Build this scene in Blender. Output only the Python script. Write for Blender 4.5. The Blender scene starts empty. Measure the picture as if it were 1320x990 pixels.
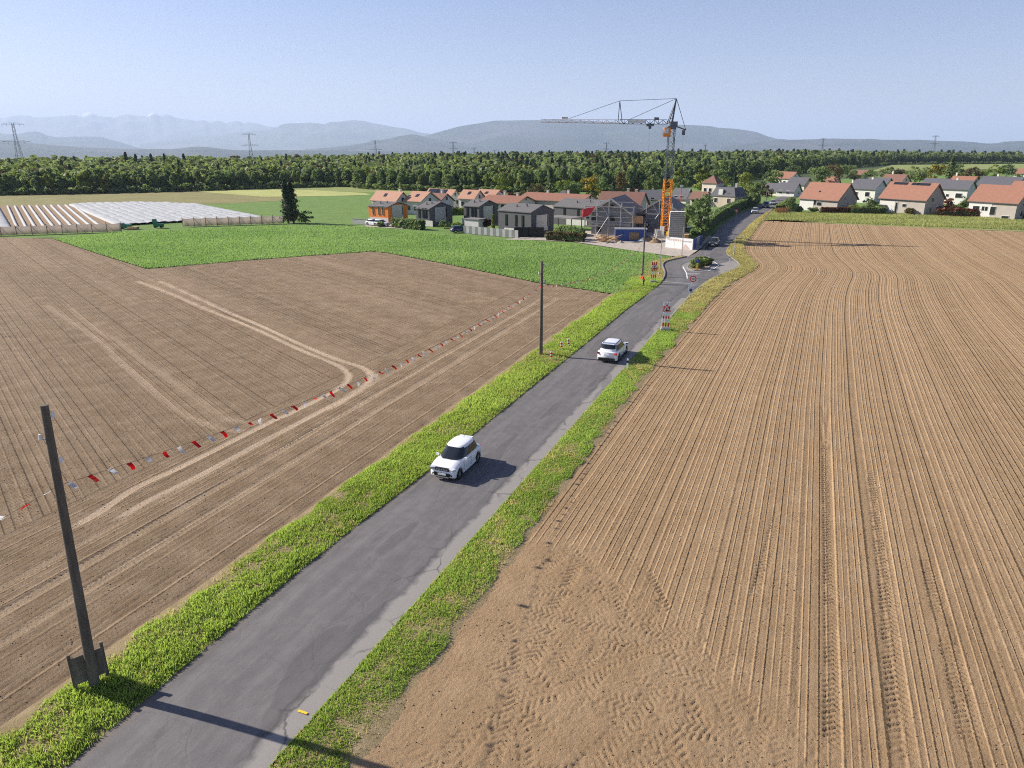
import bpy, bmesh, math, random
import numpy as np
from mathutils import Vector, Matrix
random.seed(7); RNG = np.random.default_rng(7)
R = math.radians
scene = bpy.context.scene
col = scene.collection
# ------------------------------------------------------------------ camera, sky, sun, exposure
CAMH, FPX, HORIZ = 18.0, 920.0, 188.0          # metres, focal length and horizon row on a 1320 x 990 frame
PITCH = math.atan((495 - HORIZ) / FPX)
cam = bpy.data.cameras.new('camera'); cam.sensor_width = 36; cam.lens = 36 * FPX / 1320
cam.clip_start = 0.5; cam.clip_end = 300000
co = bpy.data.objects.new('camera', cam); col.objects.link(co)
co.location = (0, 0, CAMH); co.rotation_euler = (math.pi / 2 - PITCH, 0, 0)
scene.camera = co
SUN_EL, SUN_AZ = 29.5, 18.0                     # shadows run to the right and 18 degrees towards the camera
w = bpy.data.worlds.new('World'); scene.world = w; w.use_nodes = True
nt = w.node_tree; bg = nt.nodes['Background']
sky = nt.nodes.new('ShaderNodeTexSky'); sky.sky_type = 'NISHITA'; sky.sun_disc = False
sky.sun_elevation = R(SUN_EL); sky.sun_rotation = R(-(90 - SUN_AZ)); sky.altitude = 450
sky.air_density = 1.0; sky.dust_density = 0.6; sky.ozone_density = 3.5
tint = nt.nodes.new('ShaderNodeMix'); tint.data_type = 'RGBA'; tint.blend_type = 'MULTIPLY'; tint.inputs[0].default_value = 1; tint.inputs[7].default_value = (1.0, .85, .94, 1)
nt.links.new(sky.outputs[0], tint.inputs[6]); nt.links.new(tint.outputs[2], bg.inputs[0]); bg.inputs[1].default_value = 0.071
sl = bpy.data.lights.new('sun', 'SUN'); sl.energy = 5.0; sl.angle = R(0.53); sl.color = (1.0, 0.92, 0.80)
so = bpy.data.objects.new('sun', sl); col.objects.link(so)
sd = Vector((math.cos(R(SUN_AZ)) * math.cos(R(SUN_EL)), -math.sin(R(SUN_AZ)) * math.cos(R(SUN_EL)), -math.sin(R(SUN_EL))))
so.rotation_euler = sd.to_track_quat('-Z', 'Y').to_euler(); so.location = (-60, 20, 60)
vs = scene.view_settings; vs.view_transform = 'Standard'; vs.look = 'None'; vs.gamma = 1; vs.exposure = 0.92
vs.use_curve_mapping = False
scene.render.engine = 'CYCLES'
cy = scene.cycles; cy.use_denoising = False; cy.max_bounces = 6; cy.diffuse_bounces = 3; cy.glossy_bounces = 2
cy.transmission_bounces = 3; cy.transparent_max_bounces = 6; cy.volume_bounces = 1; cy.caustics_reflective = False; cy.caustics_refractive = False
cy.filter_width = 1.1; cy.use_adaptive_sampling = True; cy.adaptive_threshold = 0.009

# ------------------------------------------------------------------ layout helpers: photo pixel -> point of the ground
def G(px, py, z=0.0):
    u = (px - 660) / FPX; v = (py - 495) / FPX
    fw = math.cos(PITCH) - v * math.sin(PITCH); dn = math.sin(PITCH) + v * math.cos(PITCH)
    s = (CAMH - z) / dn
    return np.array([u * s, fw * s])
def zat(Y, py): return CAMH - Y * math.tan(PITCH + math.atan((py - 495) / FPX))
def at_depth(px, py, Y):
    z = zat(Y, py); zc = Y * math.cos(PITCH) + (CAMH - z) * math.sin(PITCH)
    return np.array([(px - 660) / FPX * zc, Y, z])
TH = R(22.3)
TD = np.array([math.sin(TH), math.cos(TH)]); ND = np.array([math.cos(TH), -math.sin(TH)])   # along the road, across it
def UV(g): return float(g @ TD), float(g @ ND)
def XY(u, v): return np.array([TD[0] * u + ND[0] * v, TD[1] * u + ND[1] * v])
def gz(r):
    t = np.clip((np.asarray(r, float) - 700) / 3800, 0, 1)
    return -0.14 - 100 * t * t * (3 - 2 * t)

# ------------------------------------------------------------------ object helpers
def tag(o, label=None, cat=None, group=None, kind=None):
    if label: o['label'] = label
    if cat: o['category'] = cat
    if group: o['group'] = group
    if kind: o['kind'] = kind
    return o
def empty(name, loc=(0, 0, 0), rz=0.0, label=None, cat=None, group=None):
    o = bpy.data.objects.new(name, None); col.objects.link(o); o.location = loc; o.rotation_euler = (0, 0, rz)
    o.empty_display_size = 0.3
    return tag(o, label, cat, group)
def link(name, me, parent=None, loc=None):
    o = bpy.data.objects.new(name, me); col.objects.link(o)
    if parent: o.parent = parent
    if loc is not None: o.location = loc
    return o
class MB:
    def __init__(s): s.v = []; s.f = []; s.smooth = []
    def add(s, vs_, fs, smooth=False):
        b = len(s.v); s.v += [tuple(map(float, p)) for p in vs_]
        s.f += [tuple(i + b for i in f) for f in fs]; s.smooth += [smooth] * len(fs); return s
    def box(s, c, d, rz=0.0, rx=0.0, ry=0.0):
        x, y, z = d[0] / 2, d[1] / 2, d[2] / 2
        P = [Vector(q) for q in ((-x, -y, -z), (x, -y, -z), (x, y, -z), (-x, y, -z), (-x, -y, z), (x, -y, z), (x, y, z), (-x, y, z))]
        M = Matrix.Rotation(rz, 3, 'Z') @ Matrix.Rotation(ry, 3, 'Y') @ Matrix.Rotation(rx, 3, 'X')
        return s.add([M @ p + Vector(c) for p in P], [(0, 3, 2, 1), (4, 5, 6, 7), (0, 1, 5, 4), (1, 2, 6, 5), (2, 3, 7, 6), (3, 0, 4, 7)])
    def bar(s, a, b, wd, hd=None):
        a = Vector(a); b = Vector(b); d = b - a
        if d.length < 1e-6: return s
        hd = hd or wd
        q = d.to_track_quat('Z', 'Y').to_matrix(); X = q @ Vector((wd / 2, 0, 0)); Y = q @ Vector((0, hd / 2, 0))
        P = [a - X - Y, a + X - Y, a + X + Y, a - X + Y, b - X - Y, b + X - Y, b + X + Y, b - X + Y]
        return s.add(P, [(0, 3, 2, 1), (4, 5, 6, 7), (0, 1, 5, 4), (1, 2, 6, 5), (2, 3, 7, 6), (3, 0, 4, 7)])
    def cyl(s, a, b, r0, r1=None, n=10, caps=True):
        r1 = r0 if r1 is None else r1
        a = Vector(a); b = Vector(b); q = (b - a).to_track_quat('Z', 'Y').to_matrix()
        X = q @ Vector((1, 0, 0)); Y = q @ Vector((0, 1, 0)); V = []
        for c, r in ((a, r0), (b, r1)):
            for k in range(n):
                t = 2 * math.pi * k / n; V.append(c + X * math.cos(t) * r + Y * math.sin(t) * r)
        F = [(k, (k + 1) % n, n + (k + 1) % n, n + k) for k in range(n)]
        s.add(V, F, True)
        if caps: s.add(V, [tuple(range(n - 1, -1, -1)), tuple(range(n, 2 * n))])
        return s
    def tube(s, pts, rad, n=6):
        for k in range(len(pts) - 1):
            r0 = rad[k] if hasattr(rad, '__len__') else rad; r1 = rad[k + 1] if hasattr(rad, '__len__') else rad
            s.cyl(pts[k], pts[k + 1], r0, r1, n, caps=(k in (0, len(pts) - 2)))
        return s
    def poly(s, pts): return s.add(pts, [tuple(range(len(pts)))])
    def prism(s, pts2, y0, y1, plane='xz'):
        n = len(pts2)
        f = (lambda a, b, t: (a, t, b)) if plane == 'xz' else ((lambda a, b, t: (t, a, b)) if plane == 'yz' else (lambda a, b, t: (a, b, t)))
        V = [f(a, b, y0) for a, b in pts2] + [f(a, b, y1) for a, b in pts2]
        return s.add(V, [tuple(range(n - 1, -1, -1)), tuple(range(n, 2 * n))] + [(k, (k + 1) % n, n + (k + 1) % n, n + k) for k in range(n)])
    def mesh(s, name, mat):
        me = bpy.data.meshes.new(name); me.from_pydata(s.v, [], s.f)
        bm = bmesh.new(); bm.from_mesh(me); bmesh.ops.recalc_face_normals(bm, faces=bm.faces); bm.to_mesh(me); bm.free()
        if any(s.smooth):
            me.polygons.foreach_set('use_smooth', s.smooth)
        me.materials.append(mat); me.update(); return me
    def build(s, name, mat, parent=None, loc=None): return link(name, s.mesh(name, mat), parent, loc)
def np_mesh(name, V, F, mat, smooth=False, attrs=None, uv=None):
    V = np.asarray(V, np.float32); F = np.asarray(F, np.int32); k = F.shape[1]
    me = bpy.data.meshes.new(name); me.vertices.add(len(V)); me.vertices.foreach_set('co', V.ravel())
    me.loops.add(F.size); me.loops.foreach_set('vertex_index', F.ravel())
    me.polygons.add(len(F)); me.polygons.foreach_set('loop_start', np.arange(0, F.size, k, dtype=np.int32))
    me.polygons.foreach_set('loop_total', np.full(len(F), k, np.int32))
    if smooth: me.polygons.foreach_set('use_smooth', np.ones(len(F), bool))
    me.update(calc_edges=True)
    for n, a in (attrs or {}).items():
        at = me.attributes.new(n, 'FLOAT', 'POINT'); at.data.foreach_set('value', np.asarray(a, np.float32))
    if uv is not None:
        l = me.uv_layers.new(name='UVMap'); l.data.foreach_set('uv', np.asarray(uv, np.float32)[F.ravel()].ravel())
    me.materials.append(mat); return me

# ------------------------------------------------------------------ procedural materials
class NT:
    def __init__(s, name):
        s.m = bpy.data.materials.new(name); s.m.use_nodes = True; s.t = s.m.node_tree; s.n = s.t.nodes
        s.b = s.n['Principled BSDF']; s.out = s.n['Material Output']
    def new(s, t, **kw):
        n = s.n.new(t)
        for k, v in kw.items(): setattr(n, k, v)
        return n
    def l(s, a, b): s.t.links.new(a, b)
    def coord(s, which='Object'): return s.new('ShaderNodeTexCoord').outputs[which]
    def map(s, src, sc=(1, 1, 1), rz=0.0):
        m = s.new('ShaderNodeMapping'); m.inputs['Scale'].default_value = sc; m.inputs['Rotation'].default_value = (0, 0, rz); s.l(src, m.inputs[0]); return m.outputs[0]
    def noise(s, vec, sc, det=4, rough=.55, out=0):
        n = s.new('ShaderNodeTexNoise'); n.inputs['Scale'].default_value = sc; n.inputs['Detail'].default_value = det; n.inputs['Roughness'].default_value = rough
        if vec is not None: s.l(vec, n.inputs['Vector'])
        return n.outputs[out]
    def ramp(s, fac, stops):
        r = s.new('ShaderNodeValToRGB'); e = r.color_ramp.elements
        while len(e) < len(stops): e.new(0.5)
        for k, (p, c) in enumerate(stops):
            e[k].position = p; e[k].color = (c[0], c[1], c[2], 1) if hasattr(c, '__len__') else (c, c, c, 1)
        s.l(fac, r.inputs[0]); return r.outputs[0]
    def mix(s, fac, a, b, mode='MIX'):
        m = s.new('ShaderNodeMix', data_type='RGBA', blend_type=mode)
        for src, i in ((fac, 0), (a, 6), (b, 7)):
            if hasattr(src, 'is_output'): s.l(src, m.inputs[i])
            elif i == 0: m.inputs[0].default_value = src
            else: m.inputs[i].default_value = (src[0], src[1], src[2], 1) if hasattr(src, '__len__') else (src, src, src, 1)
        return m.outputs[2]
    def math(s, op, a, b=0.0):
        m = s.new('ShaderNodeMath', operation=op)
        for src, i in ((a, 0), (b, 1)):
            if hasattr(src, 'is_output'): s.l(src, m.inputs[i])
            else: m.inputs[i].default_value = src
        return m.outputs[0]
    def attr(s, name): return s.new('ShaderNodeAttribute', attribute_name=name).outputs['Fac']
    def color(s, c):
        if hasattr(c, 'is_output'): s.l(c, s.b.inputs['Base Color'])
        else: s.b.inputs['Base Color'].default_value = (*c, 1)
    def bump(s, h, st=.3, dist=.05):
        b = s.new('ShaderNodeBump'); b.inputs['Strength'].default_value = st; b.inputs['Distance'].default_value = dist
        s.l(h, b.inputs['Height']); s.l(b.outputs[0], s.b.inputs['Normal'])
    def set(s, **kw):
        for k, v in kw.items(): s.b.inputs[k].default_value = v
def simple(name, c, rough=.75, var=.18, sc=3.0, bump=0.0, bsc=20.0, metallic=0.0, spec=.3, stretch=(1, 1, 1)):
    k = NT(name); o = k.map(k.coord(), stretch)
    n = k.noise(o, sc, 5)
    k.color(k.mix(k.ramp(n, [(.3, 0), (.7, 1)]), [x * (1 - var) for x in c], [min(1, x * (1 + var)) for x in c]))
    k.set(Roughness=rough, Metallic=metallic, **{'Specular IOR Level': spec})
    if bump: k.bump(k.noise(o, bsc, 4), bump, .03)
    return k.m
def leaf_mat(name, dark, light, trans=.35):
    k = NT(name); a = k.attr('tint'); oi = k.new('ShaderNodeObjectInfo').outputs['Random']
    c = k.mix(a, dark, light)
    c = k.mix(k.math('MULTIPLY', oi, .45), c, (light[0] * 1.25, light[1] * 1.0, light[2] * .9))
    k.color(c); k.set(Roughness=.6, **{'Specular IOR Level': .25})
    t = k.new('ShaderNodeBsdfTranslucent'); k.l(k.mix(1, c, (1.05, 1.12, .75), 'MULTIPLY'), t.inputs[0])
    mx = k.new('ShaderNodeMixShader'); mx.inputs[0].default_value = trans
    k.l(k.b.outputs[0], mx.inputs[1]); k.l(t.outputs[0], mx.inputs[2]); k.l(mx.outputs[0], k.out.inputs[0])
    return k.m
def soil_mat(name, base, dark, pale, per, depth, stripe=.4):
    k = NT(name); o = k.coord(); uvc = k.coord('UV'); sep = k.new('ShaderNodeSeparateXYZ'); k.l(uvc, sep.inputs[0]); x, y = sep.outputs[0], sep.outputs[1]
    big = k.noise(o, .05, 4); mid = k.noise(o, .6, 5); fine = k.noise(o, 11, 7, .75); grit = k.noise(o, 34, 4, .7)
    st = k.noise(k.map(uvc, (2.2, .02, 1)), 1.0, 5, .75)
    st2 = k.noise(k.map(uvc, (.35, .008, 1)), 1.0, 4, .7)
    f = k.math('ADD', k.math('MULTIPLY', k.ramp(st, [(.32, 0), (.62, 1)]), stripe * .6), k.math('MULTIPLY', k.ramp(st2, [(.35, 0), (.65, 1)]), stripe * .4))
    f = k.math('ADD', f, k.math('MULTIPLY', k.ramp(fine, [(.25, 0), (.7, 1)]), 1 - stripe))
    c = k.mix(f, dark, base)
    c = k.mix(k.math('MULTIPLY', k.ramp(mid, [(.4, 0), (.75, 1)]), .35), c, pale)
    c = k.mix(k.math('MULTIPLY', k.ramp(big, [(.35, 0), (.7, 1)]), .25), c, dark)
    c = k.mix(k.math('MULTIPLY', k.ramp(grit, [(.60, 0), (.72, 1)]), .35), c, pale)
    c = k.mix(k.attr('pale'), c, pale)
    k.color(c); k.set(Roughness=.95, **{'Specular IOR Level': .1})
    # drill rows: one groove per PER metres across the rows, uneven from row to row and crumbling along each row
    wx = k.new('ShaderNodeTexNoise', noise_dimensions='1D'); wx.inputs['Scale'].default_value = .9; wx.inputs['Detail'].default_value = 2; k.l(x, wx.inputs['W'])
    q = k.math('DIVIDE', k.math('ADD', x, k.math('MULTIPLY', wx.outputs[0], .55)), per); row = k.math('FLOOR', q); fr_ = k.math('SUBTRACT', k.math('SUBTRACT', q, row), .5)
    wn = k.new('ShaderNodeTexWhiteNoise', noise_dimensions='1D'); k.l(row, wn.inputs['W'])
    cx_ = k.new('ShaderNodeCombineXYZ'); k.l(k.math('MULTIPLY', row, 3.7), cx_.inputs[0]); k.l(k.math('MULTIPLY', y, 1.6), cx_.inputs[1])
    crumb = k.noise(cx_.outputs[0], 1.0, 4, .7)
    gr = k.ramp(k.math('ABSOLUTE', k.math('ADD', fr_, k.math('MULTIPLY', k.math('SUBTRACT', fine, .5), .35))), [(.0, 1), (.05, .9), (.19, 0)])
    gr = k.math('MULTIPLY', gr, k.math('MULTIPLY', k.math('ADD', k.math('MULTIPLY', k.math('POWER', wn.outputs[0], 2.6), 1.25), .10), k.ramp(crumb, [(.3, .25), (.6, 1.0)])))
    gr = k.math('MULTIPLY', gr, k.attr('rows'))
    q2 = k.math('MULTIPLY', x, 1.0 / .62); fa = k.math('ABSOLUTE', k.math('SUBTRACT', k.math('SUBTRACT', q2, k.math('FLOOR', q2)), .5))
    rip = k.math('SINE', k.math('ADD', k.math('MULTIPLY', y, 33.0), k.math('MULTIPLY', fa, 9.0)))
    wn2 = k.new('ShaderNodeTexWhiteNoise', noise_dimensions='1D'); k.l(k.math('FLOOR', q2), wn2.inputs['W'])
    rip = k.math('MULTIPLY', k.math('MULTIPLY', rip, k.ramp(wn2.outputs[0], [(.55, 0), (.75, .2)])), k.math('MULTIPLY', k.attr('rows'), k.ramp(crumb, [(.35, 0), (.6, 1)])))
    h = k.math('ADD', rip, k.math('SUBTRACT', k.math('ADD', k.math('MULTIPLY', fine, .75), k.math('ADD', k.math('MULTIPLY', grit, .45), k.math('MULTIPLY', st, .08))), k.math('MULTIPLY', gr, depth)))
    k.bump(h, 1.0, .13)
    return k.m
MAT = {}
MAT['soil_right'] = soil_mat('dry_tilled_soil', (.425, .290, .168), (.298, .196, .108), (.53, .385, .245), .31, 4.4, .4)
MAT['soil_left'] = soil_mat('seeded_soil', (.285, .205, .130), (.180, .126, .078), (.52, .40, .285), .42, 1.9, .25)
MAT['leaf'] = leaf_mat('broad_leaves', (.078, .130, .058), (.225, .305, .125), .5)
MAT['leaf_dark'] = leaf_mat('dark_leaves', (.062, .104, .046), (.160, .220, .086), .45)
MAT['leaf_fir'] = leaf_mat('fir_needles', (.034, .062, .034), (.085, .128, .062), .3)
MAT['leaf_yellow'] = leaf_mat('yellow_leaves', (.14, .13, .018), (.36, .30, .04))
MAT['leaf_lime'] = leaf_mat('lime_leaves', (.085, .135, .02), (.23, .29, .055))
MAT['leaf_red'] = leaf_mat('copper_leaves', (.035, .014, .012), (.11, .04, .03))
MAT['leaf_redhedge'] = leaf_mat('red_hedge_leaves', (.09, .03, .02), (.24, .09, .05))
MAT['leaf_brown'] = leaf_mat('olive_brown_leaves', (.06, .06, .025), (.15, .13, .055))
MAT['grass'] = leaf_mat('verge_grass', (.115, .230, .040), (.45, .60, .165), .56)
MAT['grass_dry'] = leaf_mat('dry_verge_grass', (.33, .31, .12), (.62, .56, .29), .45)
MAT['grass_pale'] = leaf_mat('pale_tall_grass', (.19, .24, .085), (.40, .44, .19), .45)
MAT['crop'] = leaf_mat('young_cereal', (.155, .300, .100), (.345, .485, .205), .45)
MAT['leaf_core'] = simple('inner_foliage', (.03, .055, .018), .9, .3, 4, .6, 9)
MAT['bark'] = simple('bark', (.09, .07, .05), .9, .3, 6, .5)
def ground_mat():
    k = NT('open_country'); o = k.coord('Generated'); o = k.coord()
    v = k.new('ShaderNodeTexVoronoi'); v.inputs['Scale'].default_value = .0022; k.l(o, v.inputs['Vector'])
    n = k.noise(o, .0006, 6, .6)
    c = k.ramp(v.outputs['Color'], [(0, (.05, .085, .03)), (.35, (.10, .15, .05)), (.6, (.18, .17, .09)), (.8, (.035, .06, .025)), (1, (.22, .2, .12))])
    c = k.mix(k.ramp(n, [(.42, 0), (.55, 1)]), c, (.028, .05, .024))
    k.color(c); k.set(Roughness=.95, **{'Specular IOR Level': .1}); return k.m
MAT['country'] = ground_mat()
def meadow(name, a, b, sc=.25, fine=3.0):
    k = NT(name); o = k.coord()
    f = k.math('ADD', k.math('MULTIPLY', k.noise(o, sc, 5, .6), .6), k.math('MULTIPLY', k.noise(o, fine, 4, .7), .4))
    k.color(k.mix(k.ramp(f, [(.35, 0), (.65, 1)]), a, b)); k.set(Roughness=.95, **{'Specular IOR Level': .1}); k.bump(k.noise(o, fine * 2, 5, .7), .6, .15); return k.m
MAT['meadow'] = meadow('meadow', (.12, .20, .055), (.185, .275, .085))
MAT['meadow_pale'] = meadow('pale_meadow', (.20, .24, .08), (.29, .32, .13))
MAT['stubble'] = meadow('tan_grassland', (.20, .19, .085), (.30, .27, .13), .1)
MAT['rape'] = meadow('pale_yellow_crop', (.34, .36, .13), (.46, .47, .19), .08)
MAT['crop_ground'] = meadow('cereal_ground', (.15, .26, .085), (.235, .35, .13), .5, 6)
MAT['verge_ground'] = meadow('verge_ground', (.22, .175, .095), (.36, .28, .165), 1.5, 9)
MAT['gravel'] = simple('site_gravel', (.40, .35, .30), .95, .25, 1.2, .6, 14)
MAT['concrete'] = simple('concrete', (.42, .41, .39), .85, .15, 2.5, .25, 18)
MAT['kerb'] = simple('kerb_concrete', (.26, .25, .23), .85, .25, 3)
MAT['paving'] = simple('worn_paving', (.23, .22, .21), .9, .2, 2, .3, 12)
MAT['white'] = simple('white_paint', (.78, .78, .76), .55, .05, 2)
MAT['white_wall'] = simple('white_render', (.58, .57, .545), .9, .06, .8, .1, 30)
MAT['cream_wall'] = simple('cream_render', (.62, .56, .47), .9, .08, .8, .1, 30)
MAT['grey_wall'] = simple('grey_render', (.38, .345, .31), .9, .08, .7, .1, 30)
MAT['beige_wall'] = simple('beige_render', (.50, .42, .34), .9, .08, .7, .1, 30)
MAT['block_wall'] = simple('bare_block_wall', (.34, .335, .325), .92, .14, 1.2, .3, 8)
MAT['orange_clad'] = simple('orange_cladding', (.72, .22, .035), .7, .08, 1, .1, 10)
def clad_mat(name, c, freq, axis, var=.15):
    k = NT(name); o = k.coord(); wv = k.new('ShaderNodeTexWave', wave_type='BANDS', bands_direction=axis, wave_profile='SAW'); wv.inputs['Scale'].default_value = freq
    k.l(o, wv.inputs['Vector']); n = k.noise(o, 1.5, 4)
    k.color(k.mix(n, [x * (1 - var) for x in c], [x * (1 + var) for x in c])); k.set(Roughness=.75, **{'Specular IOR Level': .3})
    k.bump(wv.outputs['Fac'], .5, .03); return k.m
MAT['dark_clad'] = clad_mat('dark_cladding', (.105, .105, .112), 2.2, 'Z')
MAT['dark_roof'] = clad_mat('dark_roof_tiles', (.135, .13, .13), 1.2, 'X')
MAT['red_roof'] = clad_mat('clay_roof_tiles', (.275, .135, .092), 1.5, 'Y', .2)
MAT['red_roof2'] = clad_mat('orange_clay_tiles', (.41, .225, .155), 1.5, 'Y', .2)
MAT['brown_roof'] = clad_mat('brown_roof_tiles', (.20, .105, .08), 1.5, 'Y', .2)
MAT['slate_roof'] = clad_mat('slate_roof', (.10, .10, .115), 1.5, 'Y', .2)
MAT['felt'] = simple('roof_felt', (.20, .19, .185), .9, .15, 1)
MAT['timber'] = simple('new_timber', (.55, .36, .19), .8, .2, 2, .2, 10, stretch=(1, 6, 1))
MAT['old_wood'] = simple('weathered_wood', (.19, .16, .125), .9, .35, 5, .5, 25, stretch=(1, 1, .2))
MAT['pole_wood'] = simple('tarred_pole', (.135, .118, .092), .85, .4, 5, .5, 25, stretch=(1, 1, .12))
MAT['orange_wood'] = simple('orange_fence', (.52, .22, .09), .8, .15, 2)
MAT['steel'] = simple('galvanised_steel', (.45, .46, .47), .45, .12, 2, metallic=.6)
MAT['pylon_steel'] = simple('pylon_steel', (.16, .165, .17), .6, .12, 2, metallic=.2)
MAT['crane_grey'] = simple('grey_crane_steel', (.13, .15, .17), .5, .15, 2, metallic=.2)
MAT['crane_orange'] = simple('orange_crane_paint', (.78, .27, .02), .45, .08, 1)
MAT['crane_red'] = simple('faded_red_steel', (.62, .47, .40), .6, .15, 1)
MAT['blue'] = simple('blue_paint', (.045, .09, .28), .5, .12, 1)
MAT['red'] = simple('red_paint', (.62, .035, .03), .5, .08, 1)
MAT['tarp_red'] = simple('red_tarpaulin', (.70, .05, .06), .6, .15, .8, .4, 2)
def thin(name, c, tr=.5):
    m = simple(name, c, .8, .07, 2); k = m.node_tree; b = k.nodes['Principled BSDF']; t = k.nodes.new('ShaderNodeBsdfTranslucent'); t.inputs[0].default_value = (*c, 1)
    mx = k.nodes.new('ShaderNodeMixShader'); mx.inputs[0].default_value = tr; k.links.new(b.outputs[0], mx.inputs[1]); k.links.new(t.outputs[0], mx.inputs[2]); k.links.new(mx.outputs[0], k.nodes['Material Output'].inputs[0]); return m
MAT['red_cloth'] = thin('red_cloth', (.80, .035, .03)); MAT['white_cloth'] = thin('white_cloth', (.80, .79, .78)); MAT['net'] = thin('pale_net', (.74, .66, .58), .5)
MAT['yellow'] = simple('yellow_paint', (.80, .52, .03), .6, .08, 2)
MAT['black'] = simple('black_plastic', (.018, .018, .019), .5, .15, 4)
MAT['tyre'] = simple('tyre_rubber', (.022, .022, .022), .85, .15, 8)
MAT['green_paint'] = simple('green_paint', (.03, .17, .10), .5, .12, 2)
MAT['orange_coat'] = simple('orange_red_jacket', (.80, .09, .04), .8, .08, 4)
MAT['trousers'] = simple('dark_trousers', (.025, .027, .035), .9, .15, 4)
MAT['skin'] = simple('skin', (.55, .34, .25), .6, .05, 6)
MAT['hair'] = simple('dark_hair', (.04, .027, .018), .7, .15, 9)
MAT['fleece'] = simple('white_crop_fleece', (.40, .41, .42), .85, .08, 1.2, .6, 3)
MAT['glass_dark'] = simple('dark_window_glass', (.018, .022, .028), .08, .1, 1, spec=.6)
MAT['earth'] = simple('brown_earth', (.25, .17, .10), .95, .25, 2, .5, 10)
MAT['chrome'] = simple('alloy', (.55, .56, .58), .3, .05, 2, metallic=.8)
MAT['lamp_glass'] = simple('clear_lamp_glass', (.60, .63, .66), .12, .05, 3, spec=.7)
MAT['tail'] = simple('red_lamp_glass', (.60, .02, .03), .2, .05, 3, spec=.6)
def paint(name, c):
    k = NT(name); k.color(c); k.set(Roughness=.28, **{'Specular IOR Level': .5, 'Coat Weight': .6, 'Coat Roughness': .06}); return k.m
MAT['car_white'] = paint('white_car_paint', (.80, .81, .82)); MAT['car_dark'] = paint('dark_car_paint', (.03, .03, .035))
MAT['car_silver'] = paint('silver_car_paint', (.45, .47, .5)); MAT['car_blue'] = paint('blue_car_paint', (.03, .05, .12))
def asphalt_mat():
    k = NT('worn_asphalt'); o = k.coord(); uvc = k.coord('UV'); sep = k.new('ShaderNodeSeparateXYZ'); k.l(uvc, sep.inputs[0]); x = sep.outputs[0]
    fine = k.noise(o, 17, 7, .8); mid = k.noise(o, 1.6, 5, .6); lng = k.noise(k.map(uvc, (1.6, .16, 1)), 1, 6, .65); lng2 = k.noise(k.map(uvc, (2.4, .5, 1)), 1, 6, .7)
    c = k.mix(k.ramp(fine, [(.3, 0), (.72, 1)]), (.088, .083, .086), (.168, .160, .160))
    c = k.mix(k.math('MULTIPLY', k.ramp(lng, [(.42, 0), (.68, 1)]), .5), c, (.205, .194, .188))
    c = k.mix(k.math('MULTIPLY', k.ramp(lng2, [(.5, 0), (.72, 1)]), .22), c, (.245, .23, .215))
    c = k.mix(k.math('MULTIPLY', k.ramp(mid, [(.42, 0), (.62, 1)]), .3), c, (.085, .078, .082))
    # pale crumbling strip along the right edge (x is the distance from the left edge in metres)
    wob = k.math('ADD', x, k.math('MULTIPLY', k.math('SUBTRACT', k.noise(k.map(o, (1, 1, 1)), .9, 6, .65), .5), .9))
    e = k.ramp(k.math('MULTIPLY', wob, .1), [(.482, 0), (.505, 1)])
    c = k.mix(k.math('MULTIPLY', e, .8), c, k.mix(fine, (.22, .205, .19), (.38, .355, .325)))
    v = k.new('ShaderNodeTexVoronoi', feature='DISTANCE_TO_EDGE'); v.inputs['Scale'].default_value = .55
    dist = k.mix(.35, o, k.noise(o, 1.2, 5, .6, 1)); k.l(dist, v.inputs['Vector'])
    crk = k.ramp(v.outputs['Distance'], [(0, 1), (.018, 0)])
    near = k.ramp(k.math('MULTIPLY', wob, .1), [(.40, 0), (.46, 1)])
    gate = k.ramp(k.noise(o, .35, 3), [(.45, 0), (.6, 1)])
    c = k.mix(k.math('MULTIPLY', k.math('MULTIPLY', crk, gate), k.math('ADD', k.math('MULTIPLY', near, .6), .16)), c, (.03, .028, .026))
    edge = k.ramp(k.math('MULTIPLY', wob, .1), [(.466, 0), (.474, 1), (.482, 0)])
    c = k.mix(k.math('MULTIPLY', k.math('MULTIPLY', edge, gate), .7), c, (.055, .052, .05))
    wp = k.ramp(k.math('DIVIDE', x, 5.7), [(.10, 0), (.2, 1), (.3, 0), (.5, .6), (.64, 0), (.76, .9), (.86, 0)]); c = k.mix(k.math('MULTIPLY', wp, k.math('MULTIPLY', k.ramp(lng, [(.3, .2), (.7, 1)]), .30)), c, (.21, .20, .195))
    dirt = k.math('MULTIPLY', k.ramp(k.math('MULTIPLY', k.math('ADD', x, k.math('MULTIPLY', k.noise(o, 2.2, 6, .7), .9)), .2), [(.10, 1), (.19, 0)]), k.ramp(k.noise(o, .5, 5, .6), [(.35, 0), (.65, 1)]))
    c = k.mix(k.math('MULTIPLY', dirt, .55), c, (.22, .165, .11))
    pat = k.ramp(k.noise(k.map(uvc, (.5, .09, 1)), 1, 3, .4), [(.585, 0), (.6, 1)]); c = k.mix(k.math('MULTIPLY', pat, .38), c, (.075, .07, .073))
    k.color(c); k.set(Roughness=.82, **{'Specular IOR Level': .3}); k.bump(k.math('SUBTRACT', fine, k.math('MULTIPLY', crk, .5)), .35, .02); return k.m
MAT['asphalt'] = asphalt_mat()
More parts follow.
